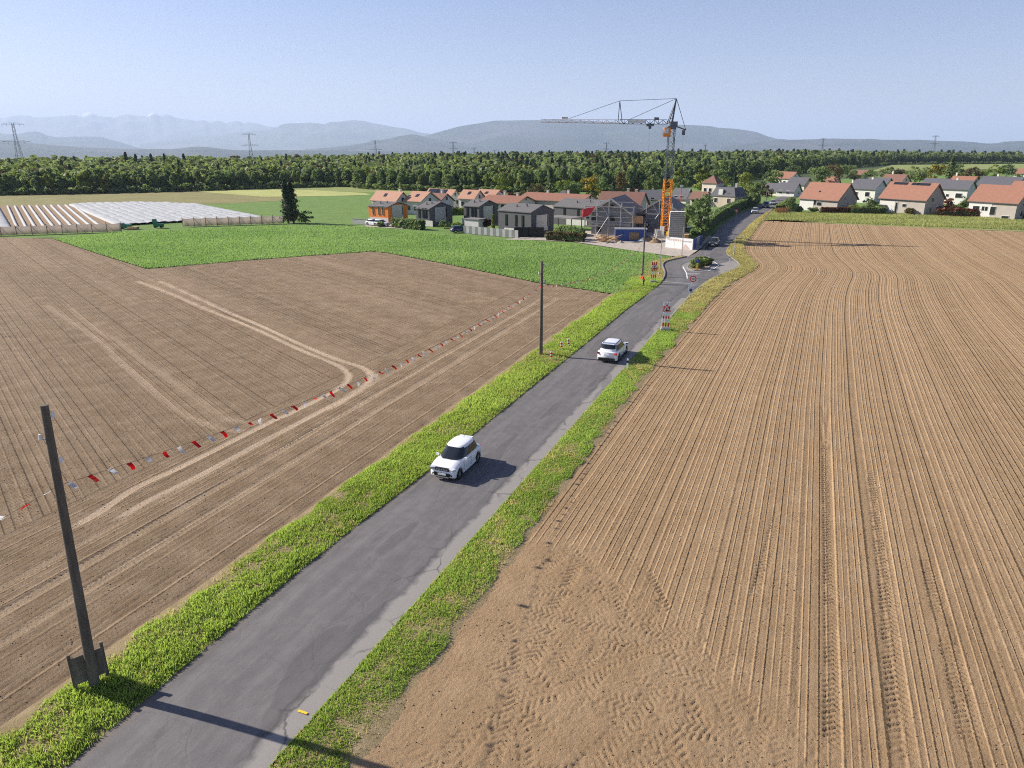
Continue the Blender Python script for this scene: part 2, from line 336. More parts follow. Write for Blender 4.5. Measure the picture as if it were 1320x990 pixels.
def mountain_mat(name, low, high, rock, snow):
    k = NT(name); o = k.coord(); sep = k.new('ShaderNodeSeparateXYZ'); k.l(o, sep.inputs[0]); z = sep.outputs[2]
    n = k.noise(o, .0011, 7, .65); n2 = k.noise(o, .00035, 6, .6)
    c = k.mix(k.ramp(n, [(.4, 0), (.6, 1)]), low, high)
    c = k.mix(k.ramp(n2, [(.5, 0), (.62, 1)]), c, rock)
    if snow:
        zz = k.math('ADD', z, k.math('MULTIPLY', k.math('SUBTRACT', k.noise(o, .0016, 7, .7), .5), snow[1]))
        c = k.mix(k.ramp(k.math('MULTIPLY', zz, 1 / 4000), [(snow[0] / 4000, 0), (snow[0] / 4000 + .02, 1)]), c, (.85, .87, .9))
    k.color(c); k.set(Roughness=.95, **{'Specular IOR Level': .1}); return k.m

# ------------------------------------------------------------------ numpy noise
def hsh(ix, iy, s):
    a = np.sin(ix * 127.1 + iy * 311.7 + s * 74.7) * 43758.5453; return a - np.floor(a)
def vnoise(x, y, s=0):
    ix = np.floor(x); iy = np.floor(y); fx = x - ix; fy = y - iy; fx = fx * fx * (3 - 2 * fx); fy = fy * fy * (3 - 2 * fy)
    return (hsh(ix, iy, s) * (1 - fx) + hsh(ix + 1, iy, s) * fx) * (1 - fy) + (hsh(ix, iy + 1, s) * (1 - fx) + hsh(ix + 1, iy + 1, s) * fx) * fy
def sstep(a, b, x):
    t = np.clip((x - a) / (b - a), 0, 1); return t * t * (3 - 2 * t)
def inpoly(x, y, P):
    c = np.zeros(x.shape, bool); n = len(P)
    for i in range(n):
        (x1, y1), (x2, y2) = P[i], P[(i + 1) % n]
        if y1 == y2: continue
        c ^= ((y1 > y) != (y2 > y)) & (x < (x2 - x1) * (y - y1) / (y2 - y1) + x1)
    return c
def polydist(x, y, P):
    """nearest point on polyline P: along-distance, signed side distance"""
    best = np.full(x.shape, 1e9); S = np.zeros(x.shape); D = np.zeros(x.shape); acc = 0.0
    for (x1, y1), (x2, y2) in zip(P[:-1], P[1:]):
        dx, dy = x2 - x1, y2 - y1; L = math.hypot(dx, dy)
        if L < 1e-6: continue
        t = np.clip(((x - x1) * dx + (y - y1) * dy) / (L * L), 0, 1)
        ex = x - (x1 + t * dx); ey = y - (y1 + t * dy); d = ex * ex + ey * ey
        m = d < best; best = np.where(m, d, best); S = np.where(m, acc + t * L, S)
        D = np.where(m, np.sqrt(d) * np.sign(dx * ey - dy * ex), D); acc += L
    return S, D
def smooth_line(P, n=6):
    P = [np.array(p, float) for p in P]; Q = []
    for i in range(len(P) - 1):
        p0 = P[max(i - 1, 0)]; p1 = P[i]; p2 = P[i + 1]; p3 = P[min(i + 2, len(P) - 1)]
        for k in range(n):
            t = k / n
            Q.append(.5 * (2 * p1 + (p2 - p0) * t + (2 * p0 - 5 * p1 + 4 * p2 - p3) * t * t + (3 * p1 - p0 - 3 * p2 + p3) * t ** 3))
    Q.append(P[-1]); return Q

# ================================================================== THE SETTING
def structure(o): o['kind'] = 'structure'; return o
# ---- open country: one sheet to the horizon, falling to the lake plain beyond the woods
rad = [0, 40, 90, 160, 260, 400, 560, 700, 900, 1150, 1500, 2000, 2600, 3300, 4200, 5500, 7500, 10000, 14000, 20000, 30000, 45000, 66000, 95000]
NA = 128; V = [(0, 0, float(gz(0)))]; F = []
for r in rad[1:]:
    for k in range(NA):
        a = 2 * math.pi * k / NA; V.append((math.cos(a) * r, math.sin(a) * r, float(gz(r))))
for k in range(NA): F.append((0, 1 + k, 1 + (k + 1) % NA))
for j in range(len(rad) - 2):
    b = 1 + j * NA
    for k in range(NA): F.append((b + k, b + NA + k, b + NA + (k + 1) % NA, b + (k + 1) % NA))
me = bpy.data.meshes.new('ground'); me.from_pydata(V, [], F); me.materials.append(MAT['country'])
structure(link('ground', me))

def sheet(name, pix, mat, z):
    P = [G(*p) if len(p) == 2 else np.array(p[1:]) for p in pix]
    m = MB(); m.poly([(p[0], p[1], z) for p in P]); return structure(m.build(name, mat))
sheet('meadow', [(-260, 312), (-260, 246), (200, 245), (480, 240), (780, 241), (900, 239), (980, 236), (930, 275), (880, 300), (640, 312), (440, 300), (370, 300)], MAT['meadow'], -.09)
sheet('tan_grassland', [(-300, 268), (-300, 250), (180, 246), (330, 243), (372, 246), (395, 250.5), (372, 258), (290, 262), (60, 266)], MAT['stubble'], -.06)
sheet('yellow_crop_field', [(255, 247), (330, 243.6), (400, 245), (470, 248.5), (478, 251), (420, 252.6), (340, 253.6)], MAT['rape'], -.03)
sheet('green_strip', [(330, 243), (420, 241), (480, 241), (600, 244), (640, 246), (560, 249), (475, 248)], MAT['meadow_pale'], -.045)
sheet('village_ground', [(455, 308), (440, 292), (470, 284), (520, 262), (620, 252), (800, 248), (1000, 240), (1150, 224), (1420, 222), (1500, 285), (1320, 282), (1010, 276), (985, 272), (930, 290), (900, 318), (800, 325)], MAT['meadow'], -.07)
sheet('far_pasture', [(1120, 221), (1150, 212.5), (1330, 211), (1500, 211), (1500, 217), (1330, 217)], MAT['meadow_pale'], -.05)

# ---- road (all in the road's own frame: u along it, v across it)
LU = np.array([(-40, -19.1), (10.5, -19.05), (18, -19.25), (24, -19.25), (32, -18.95), (43, -18.85), (52, -18.75), (65, -18.6), (79, -18.6), (84, -18.4), (98, -18.15), (103, -18.45), (107.7, -19.25), (111, -20.2), (114, -20.9), (116.3, -21.2), (118.3, -21.1), (120.9, -20.3), (124, -18.8), (128, -18.2), (133.5, -18), (138, -17.95), (163, -19), (176, -19.6), (206, -19.2), (229, -17.6), (256, -15.3), (330, -8)])
RU = np.array([(-40, -13.4), (80, -13.12), (91.7, -13.08), (96.4, -12.8), (100.4, -12.55), (106.4, -11.8), (111, -10.85), (114.5, -9.95), (117, -9.55), (119, -9.6), (121, -10.1), (125.4, -11.5), (130, -12.9), (134.7, -13.5), (147, -13.8), (162, -13.6), (191, -13.3), (209, -12.5), (234, -11.4), (256, -9.6), (330, -2)])
FU = np.array([(-40, -11), (55, -11.02), (71, -10.6), (86, -10.2), (97, -9.55), (105.6, -8.6), (112, -7.5), (115.8, -7.0), (119, -6.9), (123, -7.5), (127, -8.5), (134.6, -10.1), (142, -10.9), (153, -11.2), (173, -11.3), (330, -11)])
def sm(T, u):                                   # smoothed lookup
    u = np.asarray(u, float); return sum(np.interp(u + d, T[:, 0], T[:, 1]) for d in (-2.2, -1.4, -.7, 0, .7, 1.4, 2.2)) / 7
us = np.concatenate([np.arange(-40, 90, 1.0), np.arange(90, 150, .5), np.arange(150, 330, 2.5)])
NX = 9; V = []; UVs = []
for u in us:
    a, b = float(sm(LU, u)), float(sm(RU, u))
    for k in range(NX):
        t = k / (NX - 1); v = a + (b - a) * t; p = XY(u, v); V.append((p[0], p[1], .03 + .05 * (1 - (2 * t - 1) ** 2))); UVs.append(((v - a) * 5.7 / (b - a) if u < 90 else (v - a) * .6, u))
F = [(j * NX + k, j * NX + k + 1, (j + 1) * NX + k + 1, (j + 1) * NX + k) for j in range(len(us) - 1) for k in range(NX - 1)]
structure(link('road', np_mesh('road', V, F, MAT['asphalt'], True, uv=np.array(UVs))))
def strip(name, pts, wd, z, mat, parent=None):
    m = MB(); P = [np.array(p, float) for p in pts]; L = []
    for i, p in enumerate(P):
        d = P[min(i + 1, len(P) - 1)] - P[max(i - 1, 0)]; d = d / (np.linalg.norm(d) + 1e-9); n = np.array([-d[1], d[0]]) * wd / 2; L.append((p + n, p - n))
    for (a, b), (c, d) in zip(L[:-1], L[1:]): m.poly([(a[0], a[1], z), (b[0], b[1], z), (d[0], d[1], z), (c[0], c[1], z)])
    return m.build(name, mat, parent)
# paint on the road around the island, and a small survey mark
rm = structure(empty('road_markings')); 
for k, P in enumerate([[(880.3, 343.5), (882, 347), (885, 352), (886, 359)], [(913, 331), (919, 336.5), (927, 342)], [(927, 342), (919, 347), (912, 349.5)], [(884.5, 352.7), (902, 352.7)], [(884.8, 354.6), (899, 354.6)]]):
    strip('painted_line', [G(*q, .1) for q in P], .16, .1 + .004 * k, MAT['white'], rm)
strip('survey_mark', [G(384, 916, .06), G(396, 920, .06)], .09, .075, MAT['yellow'], rm)
g1 = [XY(u, v) for u, v in ((99.3, -18.3), (99.1, -13.2))]; strip('road_joint', g1, .22, .09, MAT['concrete'], rm)
g1 = [XY(u, v) for u, v in ((97.2, -18.3), (97.0, -13.2))]; strip('road_joint', g1, .12, .09, MAT['black'], rm)

def kerb(name, T, u0, u1, side, h=.16, wd=.18):
    m = MB(); L = []
    for u in np.arange(u0, u1 + .01, .5):
        v = float(sm(T, u)); a = XY(u, v); b = XY(u, v + side * wd); L.append((a, b))
    for (a, b), (c, d) in zip(L[:-1], L[1:]):
        A, B, C, D = [(p[0], p[1]) for p in (a, b, c, d)]
        m.poly([(*A, 0), (*C, 0), (*C, h), (*A, h)]); m.poly([(*A, h), (*C, h), (*D, h), (*B, h)]); m.poly([(*B, h), (*D, h), (*D, 0), (*B, 0)])
    return structure(m.build(name, MAT['kerb']))
kerb('kerb', LU, 99, 124.5, -1, .2); kerb('kerb', RU, 76, 140, 1, .16)
sheet('site_yard', [(905, 319), (886, 332), (866, 330.5), (800, 321), (740, 312), (700, 306), (700, 300), (800, 296), (895, 300), (918, 305)], MAT['gravel'], .05)
sheet('house_drive', [(470, 292), (476, 287), (522, 289), (520, 295)], MAT['gravel'], .01)
sheet('house_drive', [(650, 309), (690, 303), (760, 306), (745, 312), (690, 309.5)], MAT['gravel'], .015)

# ---- tilled fields as real relief
def view_mask(X, Y, pad=150):
    zc = Y * math.cos(PITCH) + CAMH * math.sin(PITCH); yc = -Y * math.sin(PITCH) + CAMH * math.cos(PITCH)
    zc = np.maximum(zc, .5); px = 660 + FPX * X / zc; py = 495 + FPX * yc / zc
    return (px > -pad) & (px < 1320 + pad) & (py < 990 + pad) & (Y > 3)
def grid(A, B, fxy, fh, keep):
    a, b = np.meshgrid(A, B, indexing='ij'); X, Y = fxy(a, b); ok = keep(X, Y, a, b); Z, pale = fh(X, Y, a, b)
    na, nb = a.shape; I = np.arange(na * nb).reshape(na, nb)
    q = np.stack([I[:-1, :-1], I[1:, :-1], I[1:, 1:], I[:-1, 1:]], -1).reshape(-1, 4)
    okq = (ok[:-1, :-1] & ok[1:, :-1] & ok[1:, 1:] & ok[:-1, 1:]).reshape(-1); q = q[okq]
    used = np.zeros(na * nb, bool); used[q.ravel()] = True; rem = np.cumsum(used) - 1
    return (np.stack([X.ravel(), Y.ravel(), Z.ravel()], 1)[used], rem[q], np.stack([pale.ravel(), RW_['r'].ravel()], 1)[used], used)
def tread(S, D, wd=.27, per=.21, amp=.04, rut=.012, lip=.004):
    ad = np.abs(D); band = (1 - sstep(wd * .85, wd * 1.15, ad)) * sstep(0, 1.6, S) * sstep(0, 1.6, S.max() - S)
    ph = (S / per + ad * 2.2 + np.where(D > 0, .5, 0)) * 2 * np.pi
    bar = sstep(-.15, .45, np.sin(ph))
    return band * (-rut - amp * (1 - bar)) + np.exp(-((ad - wd * 1.25) / .07) ** 2) * lip * band.max(), band
PX = lambda L: [tuple(G(*p)) for p in L]
head = sorted([UV(G(*p))[::-1] for p in [(690, 680), (770, 700), (860, 790), (950, 870), (1040, 950), (1150, 1040), (1300, 1150)]])
HV = np.array([q[0] for q in head]); HU = np.array([q[1] for q in head])
rows_rng = np.random.default_rng(3); NROW = 900
rd = np.where(np.arange(NROW) % 2 == 0, .016 + .018 * rows_rng.random(NROW), .005 + .007 * rows_rng.random(NROW)) + (rows_rng.random(NROW) < .08) * .012
rj = (rows_rng.random(NROW) - .5) * .2
wide = rows_rng.normal(0, 1, 200)
tracks_r = [PX([(1074, 990), (1074, 920), (1073, 850), (1072, 773), (1068, 650), (1063, 520)]), PX([(1172, 1000), (1163, 964), (1152, 850), (1142, 735), (1124, 600)]),
            PX([(925, 905), (942, 858), (980, 752), (1010, 640)]), PX([(790, 700), (830, 730), (860, 790), (870, 850)]), PX([(1260, 990), (1240, 900), (1205, 760), (1190, 690)]),
            PX([(735, 690), (790, 740), (850, 820), (930, 990)]), PX([(620, 900), (680, 830), (730, 760), (770, 660)]), PX([(560, 990), (650, 900), (720, 800)])]
trng = np.random.default_rng(12)
for k in range(170):
    u0 = trng.uniform(8, 29); v0 = trng.uniform(-10.3, 3); a = trng.choice([R(110), R(125), R(60), R(15), R(160)], p=[.3, .25, .2, .15, .1]) + trng.normal(0, .2); L = trng.uniform(4, 11); c = trng.normal(0, .05); P = []
    for s in np.linspace(0, L, 8):
        P.append(tuple(XY(u0, v0))); u0 += math.cos(a) * L / 7; v0 += math.sin(a) * L / 7; a += c * L / 7
    tracks_r.append(P)
def wfun(u, v): return v - sm(FU, u)
def h_right(X, Y, u, wc, lod=0):
    hb = np.interp(wc - 11, HV, HU); furrow = sstep(-2.0, 2.5, u - hb + 1.5 * (vnoise(wc * .7, u * .2, 5) - .5))
    k = np.clip(np.floor(wc / .31).astype(int), 0, NROW - 1); t = wc / .31 - k - .5 + rj[k] + .22 * (vnoise(X * 5, Y * 5, 61) - .5)
    wob = .35 + .8 * vnoise(u * .22, k * 1.0, 2) + .5 * vnoise(u * 2.2, k * 1.0, 62)
    g = -np.exp(-(t / .13) ** 2) * rd[k] * (.7 if lod == 0 else (.6 if lod == 1 else .25)) * wob
    g = g + .005 * np.sin(wc * 2 * np.pi / .93 + .6 * vnoise(wc * .3, u * .02, 9))
    k2 = wc / 1.5; i2 = np.clip(np.floor(k2).astype(int), 0, 198); f2 = k2 - i2
    g = g + .009 * (wide[i2] * (1 - f2) + wide[i2 + 1] * f2)
    z = g * (furrow * .93 + .07)
    pale = .16 * furrow * np.clip(vnoise(wc * 1.1, u * .03, 31) - .35, 0, 1)
    if lod < 2:
        c1 = vnoise(X * 7, Y * 7, 1); c2 = vnoise(X * 15, Y * 15, 4); c3 = vnoise(X * 1.3, Y * 1.3, 8)
        rough = .5 + .35 * (1 - furrow)
        z = z + rough * (.020 * (c1 - .5) + .020 * (c2 - .5) + .024 * (RNG.random(X.shape) - .5)) + (1 - furrow) * .035 * (c3 - .5) + .05 * np.clip(c2 - .86, 0, 1) * 3 * rough
    tr = np.zeros_like(z); bd = np.zeros_like(z)
    for i, P in enumerate(tracks_r):
        pa = np.array(P); sel = (X > pa[:, 0].min() - .6) & (X < pa[:, 0].max() + .6) & (Y > pa[:, 1].min() - .6) & (Y < pa[:, 1].max() + .6)
        if not sel.any(): continue
        S, D = polydist(X[sel], Y[sel], P); strength = (np.ones_like(S) if i < 2 else sstep(.2, .45, vnoise(S * .45 + i * 7.7, D * 1.2 + i, 21))) * (.55 + .45 * sstep(.1, .4, vnoise(X[sel] * 2.2, Y[sel] * 2.2, 23))) * (1.0 if i < 8 else .85)
        a, b = tread(S, D, .30 + .05 * math.sin(i * 2.1), .27 + .03 * math.sin(i * 1.3), .06 if i < 2 else .052, .004, .002); strength = strength * (1 if i < 5 else 1 - .85 * furrow[sel]); m_ = tr[sel]; tr[sel] = np.where((b > .3) & (strength > .3), a * strength, m_); bd[sel] = np.maximum(bd[sel], b * .6 * strength)
    z = z * (1 - .7 * bd) + tr
    pale = pale + .22 * (1 - furrow) * vnoise(X * .5, Y * .5, 51) + .12 * bd
    RW_['r'] = furrow * (1 - bd)
    return z + .01, np.clip(pale, 0, 1)
RW_ = {}
FAR_U = lambda v: 195.5 - .075 * (v + 11)
def right_patch(A, W, lod, r0, r1):
    def fxy(u, wc):
        v = wc - 11 + (sm(FU, u.ravel()).reshape(u.shape) + 11) * np.exp(-wc / 30); return TD[0] * u + ND[0] * v, TD[1] * u + ND[1] * v
    def keep(X, Y, u, wc):
        r = np.hypot(X, Y); return view_mask(X, Y) & (r >= r0) & (r <= r1) & (u < FAR_U(wc - 11))
    V, F, pale, used = grid(A, W, fxy, lambda X, Y, u, wc: h_right(X, Y, u, wc, lod), keep)
    a, b = np.meshgrid(A, W, indexing='ij'); uv = np.stack([b.ravel(), a.ravel()], 1)[used]
    return V, F, pale, uv
def join(parts):
    V = []; F = []; P = []; U = []; o = 0
    for v, f, p, u in parts: V.append(v); F.append(f + o); P.append(p); U.append(u); o += len(v)
    return np.concatenate(V), np.concatenate(F), np.concatenate(P), np.concatenate(U)
parts = [right_patch(np.arange(6, 50, .062), np.arange(.05, 34, .056), 0, 0, 47.0),
         right_patch(np.arange(30, 90, .26), np.arange(.05, 62, .10), 1, 45.6, 84.0),
         right_patch(np.arange(60, 197, .8), np.arange(.05, 100, .13), 2, 81.0, 260)]
V, F, P, U = join(parts)
field_r = structure(link('ploughed_field', np_mesh('ploughed_field', V, F, MAT['soil_right'], True, {'pale': P[:, 0], 'rows': P[:, 1]}, U)))
m = MB(); m.poly([(*XY(-30, -11), -.1), (*XY(-30, 130), -.1), (*XY(183, 130), -.1), (*XY(195.5, -11), -.1)]); structure(m.build('field_base', MAT['earth']))

# left field
LFP = [tuple(XY(-20, -22.3)), tuple(XY(88.5, -21.9))] + PX([(795, 379.5), (760, 374), (700, 365.5), (640, 353), (560, 337), (497, 325.5), (480, 324), (330, 334.5), (190, 346.5), (130, 328), (68, 307.5), (0, 305.5), (-150, 303)]) + [(-170, 60)]
Z5 = lambda L: PX([(a / 2.606, 300 + b / 2.606) for a, b in L])
tr_a = Z5([(455, 160), (560, 200), (700, 260), (850, 320), (1000, 390), (1120, 440), (1160, 465), (1170, 490), (1140, 520), (1080, 555), (1000, 595), (900, 640), (740, 720), (600, 790), (450, 860), (330, 940), (200, 1010)])
tr_b = Z5([(530, 160), (640, 210), (750, 260), (870, 310), (1000, 370), (1130, 425), (1210, 450), (1243, 475), (1240, 497), (1200, 530), (1130, 570), (1050, 615), (950, 665), (800, 745), (640, 830), (480, 910), (360, 985)])
tr_c = Z5([(150, 240), (270, 320), (340, 370), (400, 430), (480, 500), (560, 570), (640, 620), (720, 652), (800, 666), (870, 662)])
tr_d = Z5([(230, 250), (330, 330), (400, 365), (450, 410), (540, 470), (640, 545), (720, 600), (780, 630), (850, 636), (920, 622)])
tr_e = [tuple(XY(u, -28.6 - .02 * (u - 20))) for u in (5, 30, 55, 84)]; tr_f = [tuple(XY(u, -26.8 - .02 * (u - 20))) for u in (5, 30, 55, 84)]
tr_g = Z5([(1215, 450), (1262, 478), (1258, 500), (1190, 545), (1080, 610)])
tracks_l = [(smooth_line(p, 4), *q) for p, q in ((tr_a, (.26, .6, 1.0)), (tr_b, (.26, .6, 1.0)), (tr_c, (.32, .5, .38)), (tr_d, (.32, .5, .32)), (tr_g, (.18, .5, .7)))] + [(tr_e, .28, 1.1, .40), (tr_f, .28, .9, .36), ([tuple(XY(u, -30.4 - .02 * (u - 20))) for u in (5, 30, 55, 84)], .22, .8, .3)]
AZL = R(-40); LD = np.array([math.cos(AZL), -math.sin(AZL)])   # across the rows of the left field
ld_rng = np.random.default_rng(8); rl = ld_rng.random(4000); wl = ld_rng.normal(0, 1, 600)
def h_left(X, Y, u, v, lod=0):
    hd = sstep(-36, -33.5, v + 1.0 * (vnoise(u * .3, v * .3, 3) - .5))
    c = X * LD[0] + Y * LD[1] + 200
    def rows(q, per, sd):
        k = np.clip(np.floor(q / per).astype(int), 0, 3990); t = q / per - k - .5
        return -np.exp(-(t / .25) ** 2) * (.004 + .02 * rl[(k * 7 + sd) % 4000] ** 2), k
    g1, k1 = rows(c, .42, 0); g2, k2 = rows(v + 200, .36, 5)
    g2 = g2 * 1.1
    z = g1 * (1 - hd) * 1.4 + g2 * hd
    i2 = c / 3.0; j2 = np.clip(np.floor(i2).astype(int), 0, 590); f2 = i2 - j2
    z = z + .012 * (wl[j2] * (1 - f2) + wl[j2 + 1] * f2) * (1 - hd)
    pale = np.clip(.28 * (vnoise(c * .35, (X - Y) * .02, 13) - .45), 0, 1) * (1 - hd)
    if lod < 2:
        a = vnoise(X * 6, Y * 6, 1); b = vnoise(X * 13, Y * 13, 4)
        z = z + .016 * (a - .5) + .018 * (b - .5) + .02 * (RNG.random(X.shape) - .5) + .05 * np.clip(b - .88, 0, 1) * 3
    for i, (P_, wd, st, pl) in enumerate(tracks_l):
        S, D = polydist(X, Y, P_); a, b = tread(S, D, wd, .26, .035, .02)
        if lod == 2: a = -.03 * b
        z = z * (1 - .8 * b) + a * st; pale = np.maximum(pale, pl * b * (.75 + .5 * vnoise(S * .5, D * 3, 17)))
    RW_['r'] = (1 - .5 * hd) * (1 - np.clip(pale * 1.5, 0, 1))
    edge = sstep(-23.6, -22.4, v); z = z - .05 * edge * vnoise(u * 1.5, v * 1.5, 71)
    return z + .01, np.clip(pale, 0, 1)
def left_patch(A, B, lod, r0, r1):
    fxy = lambda u, v: (TD[0] * u + ND[0] * v, TD[1] * u + ND[1] * v)
    keep = lambda X, Y, u, v: view_mask(X, Y) & (np.hypot(X, Y) >= r0) & (np.hypot(X, Y) <= r1) & inpoly(X, Y, LFP)
    V, F, pale, used = grid(A, B, fxy, lambda X, Y, u, v: h_left(X, Y, u, v, lod), keep)
    c = V[:, 0] * LD[0] + V[:, 1] * LD[1]; d = V[:, 0] * LD[1] - V[:, 1] * LD[0]
    vv = V[:, 0] * ND[0] + V[:, 1] * ND[1]; uu = V[:, 0] * TD[0] + V[:, 1] * TD[1]; hd = (vv > -34.5)[:, None]
    return V, F, pale, np.where(hd, np.stack([vv, uu], 1), np.stack([c, d], 1))
parts = [left_patch(np.arange(4, 48, .075), np.arange(-48, -22.0, .07), 0, 0, 47.5), left_patch(np.arange(14, 92, .19), np.arange(-82, -21.6, .17), 1, 46.0, 87.5), left_patch(np.arange(30, 112, .42), np.arange(-175, -21.6, .38), 2, 85.0, 240)]
V, F, P, U = join(parts)
structure(link('seeded_field', np_mesh('seeded_field', V, F, MAT['soil_left'], True, {'pale': P[:, 0], 'rows': P[:, 1]}, U)))
m = MB(); m.poly([(x, y, -.1) for x, y in LFP]); structure(m.build('field_base', MAT['earth']))

def clods(name, n, pick, hfun, mat, label, seed):
    r = np.random.default_rng(seed); X, Y = pick(r, n); k = view_mask(X, Y, 40); X, Y = X[k], Y[k]; n = len(X); Z = hfun(X, Y); sz = .012 + .028 * r.random(n) ** 3
    O = np.array([(1, 0, 0), (0, 1, 0), (-1, 0, 0), (0, -1, 0), (0, 0, .8), (0, 0, -.8)]); V = O[None] * sz[:, None, None] * r.uniform(.6, 1.3, (n, 6, 1)) * np.array([1.2, 1, .8]) + np.stack([X, Y, Z + sz * .3], 1)[:, None]
    F = np.array([(0, 1, 4), (1, 2, 4), (2, 3, 4), (3, 0, 4), (1, 0, 5), (2, 1, 5), (3, 2, 5), (0, 3, 5)]); F = (np.arange(n) * 6)[:, None, None] + F[None]
    tag(link(name, np_mesh(name, V.reshape(-1, 3), F.reshape(-1, 3), mat, False, {'pale': np.repeat(r.random(n) * .8, 6)})), label, 'clods', kind='stuff')
def pick_r(r, n): u = 8 + 45 * r.random(n) ** 1.4; v = -10.9 + 40 * r.random(n); return TD[0] * u + ND[0] * v, TD[1] * u + ND[1] * v
def pick_l(r, n): u = 5 + 50 * r.random(n) ** 1.3; v = -22.6 - 26 * r.random(n); return TD[0] * u + ND[0] * v, TD[1] * u + ND[1] * v
def hr_(X, Y):
    u = X * TD[0] + Y * TD[1]; v = X * ND[0] + Y * ND[1]; return h_right(X, Y, u, v + 11, 2)[0]
def hl_(X, Y): return h_left(X, Y, X * TD[0] + Y * TD[1], X * ND[0] + Y * ND[1], 2)[0]
clods('soil_clods', 17000, pick_r, hr_, MAT['soil_right'], 'loose crumbs of dry soil on the near ploughed field', 5)
clods('soil_clods', 12000, pick_l, hl_, MAT['soil_left'], 'loose crumbs of soil on the near seeded field', 6)

# ---- verges: a humped strip of soil under a sward of real blades
def hump(name, f0, f1, us_, h, mat, n=7):
    V = []; F = []
    for u in us_:
        a, b = float(f0(u)), float(f1(u))
        for k in range(n):
            t = k / (n - 1); p = XY(u, a + (b - a) * t)
            V.append((p[0], p[1], .0 + h * (1 - (2 * t - 1) ** 4) * (.7 + .6 * float(vnoise(np.float64(u * .8), np.float64(t * 4), 6)))))
    for j in range(len(us_) - 1):
        for k in range(n - 1): F.append((j * n + k, j * n + k + 1, (j + 1) * n + k + 1, (j + 1) * n + k))
    return structure(link(name, np_mesh(name, V, F, mat, True)))
uv_l = np.concatenate([np.arange(-30, 90, 1.0), np.arange(90, 125.5, .8)])
lv_out = lambda u: -22.1 - .25 * math.sin(u * .9) * .3 if u < 88 else -22.2 - .45 * sstep(88, 112, u) * 3 + 3.3 * sstep(117, 125, u)
hump('grass_verge', lambda u: lv_out(u) - .45, lambda u: float(sm(LU, u)) - .02, uv_l, .12, MAT['verge_ground'])
uv_r = np.concatenate([np.arange(-30, 90, 1.0), np.arange(90, 150, .8), np.arange(150, 236, 2)])
hump('grass_verge', lambda u: float(sm(RU, u)) + .05, lambda u: float(sm(FU, u)) + .3 + .1 * math.sin(u * 1.7), uv_r, .08, MAT['verge_ground'])
sheet('grass_strip', [(982, 287), (985, 283.5), (1100, 289.5), (1200, 293.5), (1320, 298.5), (1500, 306), (1500, 285), (1320, 280), (1200, 277), (1010, 274.5), (995, 272)], MAT['meadow_pale'], .0)
def blades(name, X, Y, Z, H, W, tint, mat, label, lean=.35, seed=1):
    r = np.random.default_rng(seed); n = len(X); a = r.uniform(0, 2 * np.pi, n); b = r.uniform(0, 2 * np.pi, n); le = r.uniform(.1, 1, n) * lean * H
    dx = np.cos(a) * W / 2; dy = np.sin(a) * W / 2; lx = np.cos(b) * le; ly = np.sin(b) * le
    V = np.empty((n, 4, 3), np.float32)
    V[:, 0] = np.stack([X - dx, Y - dy, Z], 1); V[:, 1] = np.stack([X + dx, Y + dy, Z], 1)
    V[:, 2] = np.stack([X + dx * .6 + lx * .45, Y + dy * .6 + ly * .45, Z + H * .62], 1); V[:, 3] = np.stack([X + lx, Y + ly, Z + H * (1 - .25 * le / H)], 1)
    F = (np.arange(n) * 4)[:, None] + np.array([[0, 1, 2, 3]])
    o = link(name, np_mesh(name, V.reshape(-1, 3), F, mat, False, {'tint': np.repeat(tint, 4)}))
    return tag(o, label, 'grass', kind='stuff')
def sward(name, u0, u1, fa, fb, dens, hmin, hmax, mat, label, seed, bare=None):
    r = np.random.default_rng(seed); n = int((u1 - u0) * 4 * dens); u = r.uniform(u0, u1, n); t = r.uniform(0, 1, n)
    ue = np.arange(u0, u1 + 1, .5); A = np.array([fa(x) for x in ue]); B = np.array([fb(x) for x in ue])
    a = np.interp(u, ue, A) - .12 + .55 * (vnoise(u * .8, u * 0, seed + 40) - .3) * (np.mean(A) < -20); b = np.interp(u, ue, B) + .12 - .5 * (vnoise(u * .9, u * 0, seed + 41) - .25) * (np.mean(A) > -15); keep = r.uniform(0, 4, n) < (b - a); u, t, a, b = u[keep], t[keep], a[keep], b[keep]
    v = a + (b - a) * t; X = TD[0] * u + ND[0] * v; Y = TD[1] * u + ND[1] * v
    cl = vnoise(X * 1.3, Y * 1.3, seed); c2 = vnoise(X * .35, Y * .35, seed + 9); c3 = vnoise(X * 4, Y * 4, seed + 3)
    edge = np.minimum(t, 1 - t) * (b - a)
    den = .3 + .7 * sstep(.22, .5, cl * .5 + c3 * .3 + c2 * .2)
    if bare is not None: den = den * (1 - bare(u, v, c2))
    k = r.uniform(0, 1, len(u)) < den; X, Y, cl, c2, c3, edge, u = X[k], Y[k], cl[k], c2[k], c3[k], edge[k], u[k]
    d = np.hypot(X, Y); H = (hmin + (hmax - hmin) * np.clip(c2 * .5 + cl * .35 + c3 * .3, 0, 1.15)) * r.uniform(.55, 1.15, len(X)) * (.6 + .4 * sstep(0, .5, edge)); W = .018 + .00085 * d
    tint = np.clip(.12 + .75 * c2 * r.uniform(.5, 1.3, len(X)) + .25 * (r.random(len(X)) - .5), 0, 1)
    return blades(name, X, Y, np.full(len(X), .03), H, W, tint, mat, label, .55, seed)
fl0 = lv_out; fl1 = lambda u: float(sm(LU, u)) - .05; fr0 = lambda u: float(sm(RU, u)) + .08; fr1 = lambda u: float(sm(FU, u)) - .05
sward('verge_grass', 6, 38, fl0, fl1, 860, .10, .40, MAT['grass'], 'tall green verge grass left of the road, nearest stretch', 1)
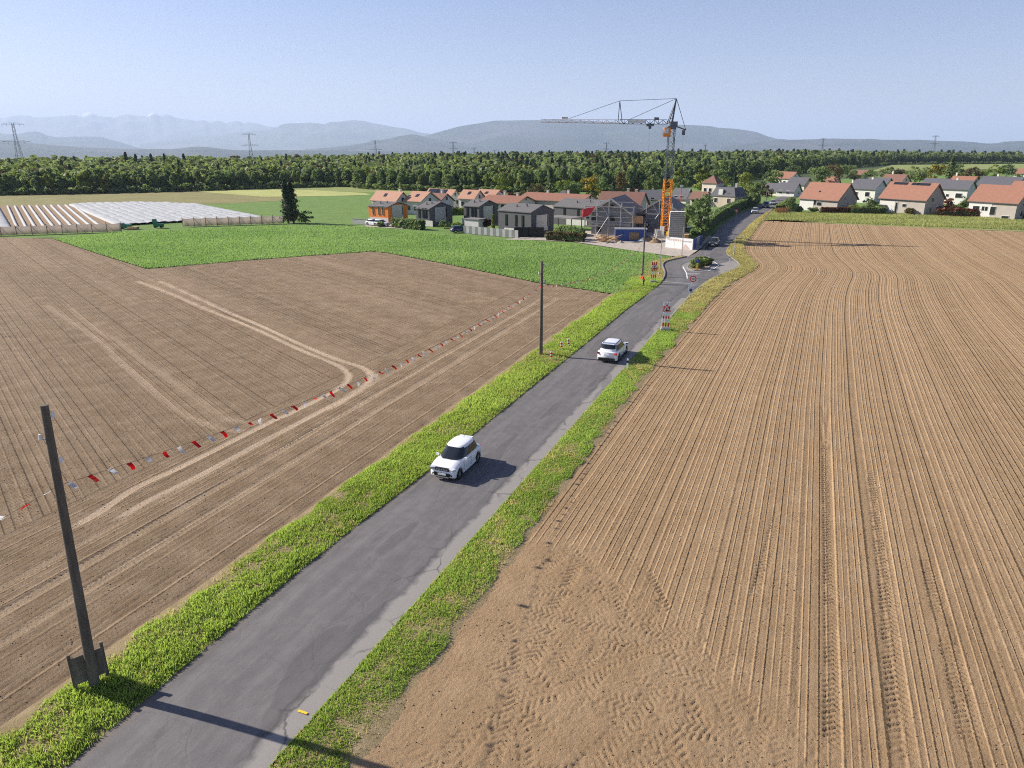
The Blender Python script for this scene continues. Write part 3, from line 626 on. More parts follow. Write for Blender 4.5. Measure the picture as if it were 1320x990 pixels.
sward('verge_grass', 38, 101, fl0, fl1, 340, .12, .42, MAT['grass'], 'tall green verge grass left of the road, beyond the white hatchback', 2)
near_bare = lambda u, v, c: .75 * sstep(.42, .6, c) * (1 - sstep(17, 24, u)) + .35 * sstep(.5, .7, c)
sward('verge_grass', 6, 38, fr0, fr1, 950, .06, .27, MAT['grass'], 'short green verge grass right of the road, nearest stretch', 3, near_bare)
sward('verge_grass', 38, 86, fr0, fr1, 370, .08, .28, MAT['grass'], 'green verge grass right of the road beside the white post', 4)
sward('dry_stems', 6, 60, fl0, fl1, 60, .12, .42, MAT['grass_dry'], 'scattered dry stems in the left verge', 8)
sward('dry_stems', 6, 86, fr0, fr1, 130, .06, .26, MAT['grass_dry'], 'scattered dry stems in the right verge', 9)
sward('dry_grass', 82, 132, fr0, fr1, 220, .12, .36, MAT['grass_dry'], 'yellowed dry grass on the right verge by the chicane', 5)
sward('dry_grass', 130, 220, fr0, fr1, 70, .2, .5, MAT['grass_dry'], 'yellowed grass along the road beyond the island', 6)
sward('dry_grass', 100, 125, lambda u: fl0(u) + .6, fl1, 200, .12, .3, MAT['grass_dry'], 'yellowed grass inside the curved kerb left of the chicane', 7)

# ---- green cereal field
CROP = [(795, 379.5), (760, 374), (700, 365.5), (640, 353), (560, 337), (497, 325.5), (480, 324), (330, 334.5), (190, 346.5), (130, 328), (68, 307.5), (160, 299.5), (370, 291), (440, 291), (470, 293), (560, 301), (640, 309.5), (690, 311), (800, 322), (866, 332), (853, 338), (848, 345), (846, 352), (826, 368)]
CP = PX(CROP); m = MB(); m.poly([(x, y, .02) for x, y in CP]); structure(m.build('cereal_field', MAT['crop_ground']))
r_ = np.random.default_rng(21); cx = np.array([p[0] for p in CP]); cyy = np.array([p[1] for p in CP])
def in_crop(n, margin=0):
    X = r_.uniform(cx.min(), cx.max(), n); Y = r_.uniform(cyy.min(), cyy.max(), n); k = inpoly(X, Y, CP); return X[k], Y[k]
X, Y = in_crop(500000); row = vnoise(X * .9 + Y * .35, Y * .04, 3); kk = r_.random(len(X)) < (.5 + .5 * row) * np.clip((190 - Y) / 80, .35, 1); X, Y = X[kk], Y[kk]
c1 = vnoise(X * .07, Y * .12, 5); c2 = vnoise(X * .6, Y * .6, 6); line = sstep(.55, .8, vnoise((X * .43 + Y * .9) * .22, (X * .9 - Y * .43) * .015, 15))
tint = np.clip(.1 + .6 * c1 + .35 * (c2 - .5) + .25 * (r_.random(len(X)) - .5), 0, 1) * (1 - .45 * line)
tag(blades('cereal_crop', X, Y, np.full(len(X), .02), (.24 + .14 * c2) * (1 - .3 * line), np.full(len(X), .15), tint, MAT['crop'], 'green young cereal crop filling the field before the houses', .5, 31), cat='crop')
# tall grass strip beside the right-hand houses
GP = PX([(985, 283), (1100, 288.5), (1200, 292.5), (1320, 297), (1480, 304), (1480, 284), (1320, 279), (1200, 276.5), (1010, 274), (998, 272)])
gx = np.array([p[0] for p in GP]); gy = np.array([p[1] for p in GP]); X = r_.uniform(gx.min(), gx.max(), 85000); Y = r_.uniform(gy.min(), gy.max(), 85000); k = inpoly(X, Y, GP); X, Y = X[k], Y[k]
c1 = vnoise(X * .1, Y * .3, 5); tint = np.clip(c1 + .4 * (r_.random(len(X)) - .5), 0, 1)
blades('tall_grass', X, Y, np.full(len(X), .0), .4 + .25 * c1, np.full(len(X), .14), tint, MAT['grass_pale'], 'pale tall grass strip between brown field and houses', .5, 33)

# ---- far ranges (9 to 30 km away), each a ridge with two flanks
def ridge(name, D, depth, prof, foot, mat, seed, rough, nx=260, ny=36, xext=None):
    xs = np.array([p[0] for p in prof], float); ys = np.array([p[1] for p in prof], float)
    px = np.linspace(xs.min(), xs.max(), nx); py = np.interp(px, xs, ys)
    V = []
    for i in range(nx):
        c = at_depth(px[i], py[i], D); top = c[2]; dx = c[0] / D
        for j in range(ny):
            t = j / (ny - 1) * 2 - 1                           # -1 front foot, 0 crest, 1 back foot
            Y = D + t * depth; X = c[0] + dx * t * depth
            prof_z = (1 - abs(t)) ** (.8 if t < 0 else 1)
            q = vnoise(np.float64(X / 900.), np.float64(Y / 900.), seed) - .5; q2 = vnoise(np.float64(X / 350.), np.float64(Y / 350.), seed + 1) - .5
            gul = abs(float(vnoise(np.float64(X / 1300. + q), np.float64(Y / 5000.), seed + 2)) - .5) * 2
            k = min(1, abs(t) * 5) * (1 - abs(t)) * 4
            z = foot + (top - foot) * prof_z + rough * (top - foot) * (.45 * q + .2 * q2 - .35 * (1 - gul)) * min(1, k)
            if j in (0, ny - 1): z = foot - 5
            V.append((X, Y, z))
    F = [(i * ny + j, (i + 1) * ny + j, (i + 1) * ny + j + 1, i * ny + j + 1) for i in range(nx - 1) for j in range(ny - 1)]
    return structure(link(name, np_mesh(name, V, F, mat, True)))
M_alp = mountain_mat('alpine_rock', (.12, .13, .11), (.17, .165, .15), (.2, .19, .18), (1150, 620))
M_mid = mountain_mat('prealpine_slopes', (.06, .08, .045), (.11, .12, .07), (.16, .15, .13), (960, 300))
M_sal = mountain_mat('wooded_slopes', (.022, .038, .026), (.05, .062, .038), (.09, .09, .08), None)
alp = [(-420, 158), (-300, 150), (-200, 156), (-100, 149), (-60, 151), (0, 149), (18, 148), (30, 146.5), (45, 150), (60, 149.5), (75, 147), (90, 145.2), (104, 144.5), (112, 142.4), (118, 142.6), (124, 147), (134, 149.5), (148, 151.5), (154, 147), (160, 145), (166, 144.6), (172, 147), (182, 148), (191, 147), (193.5, 143.4), (199, 143.2), (205, 147.5), (209, 147.5), (214, 144.6), (220, 146), (228, 150), (240, 153), (252, 155.5), (258, 154.2), (263, 153.6), (270, 157), (278, 154), (284, 154.5), (292, 158), (300, 155.8), (306, 155), (314, 158), (322, 156), (332, 157), (345, 161), (356, 163), (400, 168), (470, 172), (560, 177), (640, 182)]
ridge('alps', 30000, 5200, alp, -100, M_alp, 3, .32, 420, 40)
ridge('mountain', 23500, 4000, [(180, 184), (240, 176), (300, 170), (345, 166.5), (356, 163), (362, 159), (372, 157.4), (390, 157), (398, 156.2), (418, 158), (424, 154.4), (440, 153.6), (455, 153.2), (468, 155), (480, 157), (495, 159), (510, 162), (522, 163.5), (535, 167.5), (545, 170.5), (552, 171), (560, 175), (620, 184)], -100, M_mid, 7, .3, 260, 34)
ridge('mountain', 15000, 3000, [(500, 187), (530, 180), (548, 174), (560, 170.5), (575, 166.5), (590, 162.5), (605, 160), (620, 158), (640, 155.6), (655, 154.8), (690, 154), (720, 153.6), (760, 153.8), (800, 155.2), (840, 157.2), (870, 158.4), (900, 160), (915, 161), (925, 163.4), (945, 164.5), (962, 166.5), (975, 168.6), (985, 173), (1000, 178), (1012, 179.2), (1030, 182), (1090, 188)], -100, M_sal, 11, .25, 300, 36)
ridge('mountain', 12800, 2500, [(392, 192.5), (420, 190), (450, 186.5), (475, 182.5), (500, 177.5), (515, 173.5), (525, 171.6), (531, 171.2), (538, 172.5), (548, 176), (562, 179), (590, 183), (640, 189), (700, 194)], -100, M_sal, 13, .25, 220, 34)
ridge('low_ridge', 11000, 2000, [(930, 188), (970, 184), (1000, 180), (1050, 179), (1075, 178), (1110, 178.4), (1125, 178), (1138, 179.5), (1160, 179.8), (1185, 179.2), (1215, 180.5), (1240, 181), (1256, 182.2), (1272, 184), (1285, 183.6), (1295, 181.4), (1310, 180.6), (1330, 180), (1400, 177), (1550, 175), (1700, 178)], -100, M_sal, 17, .25, 220, 30)
ridge('low_hill', 17500, 2400, [(-420, 172), (-200, 165), (-60, 171), (0, 170.5), (22, 171.5), (36, 169), (44, 168), (52, 169), (60, 173.5), (72, 176), (92, 174.8), (110, 174), (132, 175), (142, 178.5), (160, 184), (176, 189.5), (200, 194)], -100, M_sal, 23, .2, 200, 26)
ridge('low_hill', 9500, 1700, [(-420, 168), (-200, 172), (-60, 176), (0, 178.6), (20, 179.8), (45, 183.5), (75, 187), (105, 189.4), (150, 191), (220, 192), (236, 190.5), (246, 189), (258, 188.6), (272, 189.6), (290, 192), (310, 193.2), (420, 193.6), (540, 195.5), (600, 199)], -100, M_sal, 29, .2, 220, 26)
# a pale town on the plain below the mountain: far too small to count
tr = np.random.default_rng(5); tb = MB()
for n, (x0, x1, y0, y1, c) in enumerate([(600, 790, 198.5, 202, 170), (700, 760, 199, 201, 60), (955, 1075, 194.5, 199.5, 150), (1080, 1180, 195, 198, 60), (560, 640, 199, 201, 50), (380, 560, 198.5, 201, 60), (880, 950, 196.5, 199.5, 30)]):
    for k in range(c):
        p = G(tr.uniform(x0, x1), tr.uniform(y0, y1), -100); big = (n == 2 and tr.random() < .25)
        s = tr.uniform(90, 240) if big else tr.uniform(18, 60); tb.box((p[0], p[1], -100 + 9), (s, s * tr.uniform(.3, .8), tr.uniform(14, 34) if not big else 18), tr.uniform(0, 3))
tag(tb.build('distant_town', MAT['white_wall']), 'pale scatter of town buildings on the plain below the mountain', 'town', kind='stuff')

# ================================================================== VEGETATION
def leaf_quads(C, N, size, r, jitter=.7):
    n = len(C); a = r.normal(0, 1, (n, 3)) * jitter + N; a /= np.linalg.norm(a, axis=1)[:, None] + 1e-9
    t = np.cross(a, r.normal(0, 1, (n, 3))); t /= np.linalg.norm(t, axis=1)[:, None] + 1e-9; b = np.cross(a, t)
    s = (size * r.uniform(.6, 1.3, n))[:, None]; V = np.empty((n, 4, 3), np.float32)
    V[:, 0] = C - t * s - b * s * .6; V[:, 1] = C + t * s * .9 - b * s * .7 + a * s * .25; V[:, 2] = C + t * s + b * s * .65; V[:, 3] = C - t * s * .8 + b * s * .75 + a * s * .25
    return V.reshape(-1, 3)
def crown(kind, H, Rr, n, size, r, base=.25, lobes=22):
    """leaf-clump centres, normals and tint in a crown of height H, radius Rr"""
    if kind == 'fir':
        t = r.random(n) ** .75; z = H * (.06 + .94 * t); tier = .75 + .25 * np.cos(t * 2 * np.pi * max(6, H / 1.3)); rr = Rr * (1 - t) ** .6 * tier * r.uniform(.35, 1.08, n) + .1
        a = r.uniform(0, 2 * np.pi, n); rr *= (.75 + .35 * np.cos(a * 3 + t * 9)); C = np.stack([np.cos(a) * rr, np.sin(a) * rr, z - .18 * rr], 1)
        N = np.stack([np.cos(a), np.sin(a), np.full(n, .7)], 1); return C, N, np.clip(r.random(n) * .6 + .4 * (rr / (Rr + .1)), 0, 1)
    if kind == 'column':
        t = r.random(n); z = H * (.04 + .96 * t); prof = np.minimum(1, t * 6 + .5) * (1 - t ** 3 * .8) ; a = r.uniform(0, 2 * np.pi, n); rr = Rr * prof * r.uniform(.6, 1.05, n) * (.8 + .3 * vnoise(a * 1.5, t * 7, 4))
        C = np.stack([np.cos(a) * rr, np.sin(a) * rr, z], 1); N = np.stack([np.cos(a), np.sin(a), np.full(n, .4)], 1); return C, N, r.random(n)
    zc = H * (base + (1 - base) * .5); hz = H * (1 - base) * .5
    L = []
    while len(L) < lobes:
        p = r.uniform(-1, 1, 3)
        if .25 < np.linalg.norm(p) < .85: L.append(p)
    L = np.array(L); lr = r.uniform(.26, .46, lobes); lt = r.random(lobes)
    i = r.integers(0, lobes, n); d = r.normal(0, 1, (n, 3)); d /= np.linalg.norm(d, axis=1)[:, None]; d[:, 2] = np.where(d[:, 2] < -.3, -d[:, 2] * .6, d[:, 2])
    q = L[i] + d * (lr[i] * r.uniform(.55, 1.05, n))[:, None]; nn = np.linalg.norm(q, axis=1); q = q / np.maximum(1, nn / 1.08)[:, None]
    C = np.stack([q[:, 0] * Rr, q[:, 1] * Rr, zc + q[:, 2] * hz], 1)
    return C, d + q * .3, np.clip(.25 * lt[i] + .55 * r.random(n) + .15, 0, 1)
def tree_meshes(kind, H, Rr, n, size, mat, seed, base=.25, lobes=22, trunk_r=None):
    r = np.random.default_rng(seed); C, N, t = crown(kind, H, Rr, n, size, r, base, lobes); V = leaf_quads(C, N, size, r)
    cm = np_mesh('crown', V, (np.arange(len(C)) * 4)[:, None] + np.array([[0, 1, 2, 3]]), mat, False, {'tint': np.repeat(t, 4)})
    m = MB(); tr_ = trunk_r or H * .022; top = H * (.85 if kind == 'fir' else .6)
    m.tube([(0, 0, -.2), (H * .01, 0, top * .5), (0, H * .01, top)], [tr_, tr_ * .75, tr_ * .3], 7)
    if kind == 'broad':
        for k in range(5):
            a = k * 1.26 + r.uniform(0, .5); z0 = H * r.uniform(base * .8, .5); L = Rr * r.uniform(.5, .8)
            m.tube([(0, 0, z0), (math.cos(a) * L * .5, math.sin(a) * L * .5, z0 + L * .45), (math.cos(a) * L, math.sin(a) * L, z0 + L * .75)], [tr_ * .5, tr_ * .35, tr_ * .12], 5)
    return cm, m.mesh('trunk', MAT['bark'])
def place_tree(name, meshes, x, y, z, s, rz, label, cat='tree', group=None, sz=None):
    e = empty(name, (x, y, z), rz, label, cat, group); e.scale = (s, s, sz or s)
    link('crown', meshes[0], e); link('trunk', meshes[1], e); return e
# --- the wood: individuals along its edge, the mass behind them
FE = [(-330, 257), (-150, 253.5), (0, 251), (120, 249), (200, 247), (330, 243), (400, 241), (445, 240), (470, 243), (560, 246), (640, 247), (720, 247), (800, 245), (880, 240), (940, 234), (1000, 227), (1060, 219), (1110, 214), (1150, 211), (1240, 209.5), (1330, 209), (1500, 208), (1700, 208)]
FEX = np.array([p[0] for p in FE]); FEY = np.array([p[1] for p in FE])
def Hwood(px): return np.interp(px, [0, 430, 700, 1000, 1150, 1320], [10.0, 9.6, 10.6, 12.0, 13.5, 14.0])
wood = [tree_meshes('broad', 10, r_, 1900, .42, m_, 40 + i, -.14, lb) for i, (r_, m_, lb) in enumerate([(4.3, MAT['leaf'], 26), (3.8, MAT['leaf_dark'], 20), (4.8, MAT['leaf'], 30), (4.0, MAT['leaf'], 16), (3.6, MAT['leaf_lime'], 22), (4.4, MAT['leaf_dark'], 24)])]
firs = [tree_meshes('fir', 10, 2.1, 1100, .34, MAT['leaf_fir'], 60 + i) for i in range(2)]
fr = np.random.default_rng(77); n_edge = 0
for rowk in range(2):
    px = -40.0 + rowk * 8
    while px < 1360:
        py = float(np.interp(px, FEX, FEY)); p = G(px, py); d = np.linalg.norm(p); p = p * (1 + rowk * 8 / d + fr.uniform(0, 4) / d); H = float(Hwood(px)) * fr.uniform(.72, .98) * (.9 if rowk == 0 else 1.0)
        i = fr.choice(6, p=[.28, .12, .24, .18, .13, .05]); s = H / 10
        place_tree('forest_tree', wood[i], p[0], p[1], float(gz(d)), s * fr.uniform(.62, .98), fr.uniform(0, 6), ('wide mid green', 'dark green', 'broad spreading', 'loosely branched green', 'bright yellow green', 'large dark green')[i] + ' broadleaf tree in the front rows of the wood', 'tree', 'trees along the edge of the wood', s)
        n_edge += 1; px += FPX / d * fr.uniform(4.1, 6.3)
Vs = []; Ts = []; cr = np.random.default_rng(99); pts = []
D = 275.0
while D < 1900:
    stepd = 5.2 + (D - 275) * .0135; pxs = -60 + cr.uniform(0, 10)
    while pxs < 1390:
        d0 = np.linalg.norm(G(pxs, float(np.interp(pxs, FEX, FEY)))); dmax = np.interp(pxs, [0, 300, 500, 800, 1000, 1150, 1320], [640, 640, 800, 1000, 1500, 1800, 1900])
        az = math.atan2((pxs - 660) / FPX, math.cos(PITCH) + (495 - 215) / FPX * math.sin(PITCH)); r_d = D + cr.uniform(-.5, .5) * stepd
        if d0 + 14 < r_d < dmax: pts.append((r_d * math.sin(az), r_d * math.cos(az), r_d, pxs))
        pxs += FPX / D * stepd * cr.uniform(.8, 1.3)
    D += stepd
VT = []; 
for i in range(14):
    r = np.random.default_rng(500 + i)
    C, N, t = (crown('broad', 10, 3.5, 64, .8, r, .25, 11) if i < 10 else crown('fir', 11.5, 2.4, 80, .7, r)); VT.append((leaf_quads(C, N, .92 if i < 10 else .62, r, .5), t, i))
mats_of = {}
for (x, y, d, px) in pts:
    fir = cr.random() < np.interp(px, [0, 480, 560, 900], [.03, .05, .2, .2]) * (1 if d > 330 else .15)
    V0, t0, i = VT[cr.integers(10, 14)] if fir else VT[cr.integers(0, 10)]
    H = float(Hwood(px)) * cr.uniform(.8, 1.1) * (.88 + .2 * min(1, max(0, (d - np.linalg.norm(G(px, float(np.interp(px, FEX, FEY))))) / 260))) * (.97 if fir else 1); s = H / 10; q = cr.uniform(0, 6.28); cq, sq = math.cos(q), math.sin(q); wf = s * (1 + (d - 300) / 1600)
    W = np.empty_like(V0); W[:, 0] = (V0[:, 0] * cq - V0[:, 1] * sq) * wf + x; W[:, 1] = (V0[:, 0] * sq + V0[:, 1] * cq) * wf + y; W[:, 2] = V0[:, 2] * s + float(gz(d))
    tone = cr.choice([.0, .25, .5, .75, 1.0], p=[.12, .26, .28, .22, .12]); key = 'leaf_fir' if fir else ('leaf_dark' if tone < .2 else ('leaf_lime' if cr.random() < .1 else ('leaf_brown' if cr.random() < .1 else 'leaf')))
    mats_of.setdefault(key, ([], []))[0].append(W); mats_of[key][1].append(np.repeat(np.clip(t0 * .55 + tone * .5, 0, 1), 4))
for key, nm, lb in (('leaf', 'woodland', 'green mass of treetops filling the wood behind its edge'), ('leaf_dark', 'woodland_dark', 'darker treetops scattered through the wood'), ('leaf_lime', 'woodland_bright', 'bright spring green treetops scattered through the wood'), ('leaf_brown', 'woodland_olive', 'olive brown treetops scattered through the wood'), ('leaf_fir', 'woodland_firs', 'dark pointed fir tops standing among the wood')):
    W = np.concatenate(mats_of[key][0]); t = np.concatenate(mats_of[key][1])
    tag(link(nm, np_mesh(nm, W, np.arange(len(W)).reshape(-1, 4), MAT[key], False, {'tint': t})), lb, 'forest', kind='stuff')
uq = []; ut = []; ur = np.random.default_rng(123); pxu = -60.0
while pxu < 1380:
    p = G(pxu, float(np.interp(pxu, FEX, FEY)) + .6); d = np.linalg.norm(p); hh = ur.uniform(1.6, 3.6); C, N, t = crown('broad', hh, ur.uniform(1.6, 2.8), 90, .4, ur, -.1, 8); C = C + np.array([p[0], p[1], float(gz(d))])
    uq.append(leaf_quads(C, N, .42, ur, .6)); ut.append(np.repeat(np.clip(t * .7 + ur.uniform(-.1, .4), 0, 1), 4)); pxu += FPX / d * ur.uniform(1.4, 3.2)
W = np.concatenate(uq); tag(link('undergrowth', np_mesh('undergrowth', W, np.arange(len(W)).reshape(-1, 4), MAT['leaf'], False, {'tint': np.concatenate(ut)})), 'low leafy undergrowth along the foot of the wood', 'undergrowth', kind='stuff')
print('forest', n_edge, len(pts))
# a few taller firs standing clear of the left-hand canopy
FO = {161: 'first', 174: 'second', 194: 'third', 211: 'fourth', 236: 'fifth', 476: 'sixth', 630: 'seventh'}
for px, ty in ((161, 196.5), (174, 199), (194, 198.6), (211, 198.4), (236, 198.5), (476, 203.5), (630, 202)):
    Y = 430 + fr.uniform(0, 60); p = at_depth(px, ty, Y); H = p[2] + .14
    place_tree('fir_tree', firs[0], p[0], p[1], -.14, H / 10 * .9, fr.uniform(0, 6), 'dark pointed fir above the wood, %s from the left' % FO[px], 'tree', 'firs rising above the wood', H / 10)

# --- single trees and shrubs: (name, kind, base px, base py, crown half-width px, top py, material, label)
def solo(name, kind, px, py, hw, top, mat, label, seed, cat='tree', base=.12, n=900, group=None, yy=None):
    p = G(px, py) if yy is None else np.array(at_depth(px, py, yy)[:2]); sc = FPX / (p[1] * math.cos(PITCH) + CAMH * math.sin(PITCH)); H = zat(p[1], top); Rr = hw / sc
    m = tree_meshes(kind, H, Rr, n, max(.16, .75 * math.sqrt(Rr * H / n) * 2.0), MAT[mat], seed, base, 20, trunk_r=max(.05, .02 * H))
    return place_tree(name, m, p[0], p[1], -.02, 1, 0, label, cat, group)
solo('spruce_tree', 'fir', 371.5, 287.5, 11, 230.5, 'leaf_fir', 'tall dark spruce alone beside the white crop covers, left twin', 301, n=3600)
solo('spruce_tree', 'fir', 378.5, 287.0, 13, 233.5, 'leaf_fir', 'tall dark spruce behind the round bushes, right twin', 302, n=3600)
solo('bush', 'broad', 380, 287.6, 9, 272, 'leaf_brown', 'olive bush at the foot of the tall spruce', 303, 'bush', .02, 700)
solo('bush', 'broad', 394, 287.8, 11, 271.5, 'leaf_dark', 'dark green round bush right of the tall spruce', 304, 'bush', .02, 700)
for k, a in enumerate([
 ('broad', 740, 262, 13, 233, 'leaf', 'mid green tree left of the yellow tree behind the village'), ('broad', 762, 262, 17, 226, 'leaf_yellow', 'yellow tree behind the long red roofs'),
 ('fir', 709, 262, 13, 216, 'leaf_dark', 'tall dark conifer left of the yellow tree'), ('fir', 763, 264, 9, 241, 'leaf_dark', 'dark conical tree in front of the yellow tree'),
 ('broad', 692, 261, 13, 236, 'leaf_brown', 'olive pale tree beside the tall dark conifer'), ('broad', 660, 262, 7, 247, 'leaf_red', 'copper leaved tree above the dark modern house'),
 ('broad', 674, 262, 7, 246, 'leaf_brown', 'brownish small tree right of the copper tree'), ('broad', 646, 256, 12, 222, 'leaf_lime', 'pale green tree at the wood behind the pink roofs'),
 ('broad', 816, 258, 12, 238, 'leaf_red', 'dark copper beech behind the building site'), ('broad', 800, 257, 11, 222, 'leaf_brown', 'brownish tree behind the gable under construction'),
 ('fir', 790, 258, 7, 232, 'leaf_fir', 'narrow dark conifer behind the building site'), ('broad', 838, 254, 14, 224, 'leaf_dark', 'dark tree left of the crane mast'),
 ('broad', 900, 312, 19, 247, 'leaf', 'large leafy tree between crane and hedge'), ('broad', 884, 300, 11, 262, 'leaf_lime', 'light green bushy tree behind the ballast stack'),
 ('broad', 905, 256, 15, 221, 'leaf_lime', 'light green tree left of the beige tower house'), ('broad', 930, 250, 10, 229, 'leaf_lime', 'bright round tree above the grey mansard house'),
 ('fir', 945, 252, 8, 222, 'leaf_fir', 'dark conifer behind the grey mansard house'), ('broad', 962, 262, 9, 238, 'leaf_lime', 'yellow green tree right of the grey mansard house'),
 ('broad', 977, 262, 11, 233, 'leaf_dark', 'dark tree beside the road beyond the hedge'), ('broad', 988, 258, 8, 239, 'leaf_red', 'dark reddish tree left of the white house with slate roof'),
 ('broad', 970, 268, 8, 248, 'leaf', 'green shrub tree overhanging the road hedge'), ('broad', 1054, 246, 15, 212, 'leaf', 'big green tree behind the first red roofed house'),
 ('broad', 1075, 236, 12, 210, 'leaf_brown', 'pale green tree right of the big tree behind red roofs'), ('broad', 1019, 274, 10, 254, 'leaf', 'round green garden tree at the orange fence'),
 ('broad', 1178, 240, 19, 214, 'leaf', 'round green tree between the red roofed houses and the pasture'), ('broad', 1203, 238, 15, 211, 'leaf_yellow', 'yellow tree beside the round green tree'),
 ('fir', 1222, 240, 12, 202, 'leaf_dark', 'tall dark conifer right of the yellow tree'), ('broad', 1252, 240, 13, 214, 'leaf_brown', 'brownish tree right of the tall conifer'),
 ('broad', 1264, 236, 10, 219, 'leaf_lime', 'lime green small tree among the right-hand gardens'), ('broad', 1296, 232, 11, 212, 'leaf_dark', 'dark tree near the right edge behind slate roof'),
 ('broad', 1142, 236, 11, 214, 'leaf_dark', 'dark green tree behind the white gable on the right'), ('broad', 1310, 238, 10, 223, 'leaf', 'green tree at the right edge behind the last house'),
 ('broad', 1100, 236, 9, 219, 'leaf_dark', 'small dark tree above the slate roofs on the right'), ('broad', 505, 267, 6, 252, 'leaf_lime', 'small light tree before the first pink roof'),
 ('broad', 960, 248, 13, 222, 'leaf_lime', 'light green tree behind the road hedge near the mansard house'), ('broad', 996, 242, 12, 218, 'leaf', 'green tree behind the slate roofs at the road end'), ('broad', 925, 243, 13, 217, 'leaf', 'green tree behind the beige tower house'),
 ('broad', 1120, 240, 10, 219, 'leaf', 'green tree above the slate roof of the middle house'), ('broad', 1158, 236, 10, 216, 'leaf_brown', 'olive tree left of the round green tree'), ('broad', 1232, 232, 11, 211, 'leaf', 'green tree behind the tall conifer on the right'),
 ('broad', 1280, 234, 11, 213, 'leaf_lime', 'light green tree behind the long slate roof'), ('broad', 1020, 234, 12, 212, 'leaf_dark', 'dark tree behind the house at the road end'), ('broad', 1092, 228, 11, 209, 'leaf', 'green tree at the edge of the far pasture'),
 ('broad', 872, 252, 12, 224, 'leaf', 'green tree right of the crane mast'), ('broad', 775, 254, 12, 227, 'leaf', 'green tree right of the yellow tree'), ('broad', 727, 254, 12, 228, 'leaf_lime', 'lime tree right of the tall dark conifer'), ('broad', 1262, 262, 8, 247, 'leaf', 'green garden tree left of the last house'), ('broad', 1148, 262, 7, 247, 'leaf_dark', 'dark garden tree right of the white slate roofed house')]):
    solo('garden_tree' if a[2] > 250 else 'leafy_tree', a[0], a[1], a[2], a[3], a[4], a[5], a[6], 320 + k, 'tree', .12, 1000)
for k, (x, y, hw, top, mt, lb) in enumerate([(1118, 274, 12, 254, 'leaf', 'green bush mass right of the first red roofed house'), (1102, 275, 10, 262, 'leaf_lime', 'light green garden bush beside grey gable'), (1136, 276, 7, 264, 'leaf_dark', 'dark bush at the corner of the second red roofed house'),
  (1172, 277, 7, 268, 'leaf_brown', 'olive bush under the second red roofed house'), (1212, 276, 11, 262, 'leaf_redhedge', 'reddish garden shrub between second and third house'), (1232, 276, 12, 266, 'leaf_brown', 'brownish shrub heap between the red roofed houses'),
  (1240, 272, 9, 251, 'leaf_dark', 'dark garden shrub beside the third house'), (1222, 271, 10, 256, 'leaf_redhedge', 'red leaved shrub behind the garden wall'), (1270, 279, 8, 272, 'leaf_brown', 'olive bush before the third house'), (1028, 274, 7, 266, 'leaf_dark', 'dark bush at the foot of the first red roofed house'),
  (1048, 274, 7, 267, 'leaf', 'low green bush before the first red roofed house'), (588, 297, 8, 285, 'leaf_lime', 'light green bush right of the first dark house'), (573, 294, 7, 284, 'leaf', 'garden bush before the first dark house'),
  (612, 296, 7, 288, 'leaf', 'green bush by the small white shed'), (628, 297, 6, 281, 'leaf_red', 'copper shrub beside the striped fence'), (490, 292, 6, 286, 'leaf', 'low bush left of the parked cars'),
  (906, 330.5, 0, 0, '', ''), (735, 308, 20, 289, 'leaf', 'tall leafy garden bush before the fourth dark house'), (722, 308, 12, 292, 'leaf_lime', 'lime green bush left of the building site'), (748, 309, 9, 294, 'leaf_dark', 'dark bush touching the building site fence')]):
    if hw: solo('shrub', 'broad', x, y, hw, top, mt, lb, 400 + k, 'bush', .02, 700)
solo('cypress_tree', 'column', 635.5, 299, 2.3, 277, 'leaf_lime', 'slim column cypress by the striped fence', 440, n=400)

def hedge(name, P, wd, h, mat, label, seed, dens=22, cat='hedge'):
    r = np.random.default_rng(seed); C = []; N = []; P = [np.array(p, float) for p in P]
    for a, b in zip(P[:-1], P[1:]):
        L = np.linalg.norm(b - a); d = (b - a) / L; nn = np.array([-d[1], d[0]]); k = int(L * (wd + 2 * h) * dens); s = r.uniform(0, L, k); t = r.uniform(0, wd + 2 * h, k)
        side = t < h; side2 = t > h + wd; o = np.where(side, -wd / 2, np.where(side2, wd / 2, t - h - wd / 2)); z = np.where(side, t, np.where(side2, t - h - wd, h)) + r.normal(0, .07, k)
        o = o + r.normal(0, .08, k); xy = a + d * s[:, None] + nn * o[:, None]; C.append(np.stack([xy[:, 0], xy[:, 1], np.maximum(z, .05)], 1))
        N.append(np.where(side[:, None], np.append(-nn, .2), np.where(side2[:, None], np.append(nn, .2), np.array([0, 0, 1.]))))
    C = np.concatenate(C); N = np.concatenate(N); V = leaf_quads(C, N, .27, r, .5); t = r.random(len(C)); e = empty(name, (0, 0, 0), 0, label, cat)
    link('foliage', np_mesh('foliage', V, np.arange(len(V)).reshape(-1, 4), mat, False, {'tint': np.repeat(t, 4)}), e)
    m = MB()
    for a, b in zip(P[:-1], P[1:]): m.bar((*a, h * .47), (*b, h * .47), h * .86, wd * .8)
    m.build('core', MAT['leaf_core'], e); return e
hl = [XY(u, float(sm(LU, u)) - 2.1) for u in (141, 150, 160, 172, 184, 196, 210, 225, 240, 256)]
hedge('hedge', hl, 1.6, 2.6, MAT['leaf'], 'long trimmed green hedge left of the road beyond the site', 1, 18)
hedge('hedge', [G(508, 292.5), G(545, 296)], 1.6, 1.9, MAT['leaf'], 'green garden hedge between orange and first dark house', 2)
hedge('hedge', [G(585, 276), G(600, 276.5)], 1.5, 1.6, MAT['leaf_lime'], 'light green hedge before the pink roofed houses', 3)
hedge('red_hedge', [G(1057, 275), G(1094, 275.3)], 1.2, 1.5, MAT['leaf_redhedge'], 'red leaved hedge before the first red roofed house', 4)
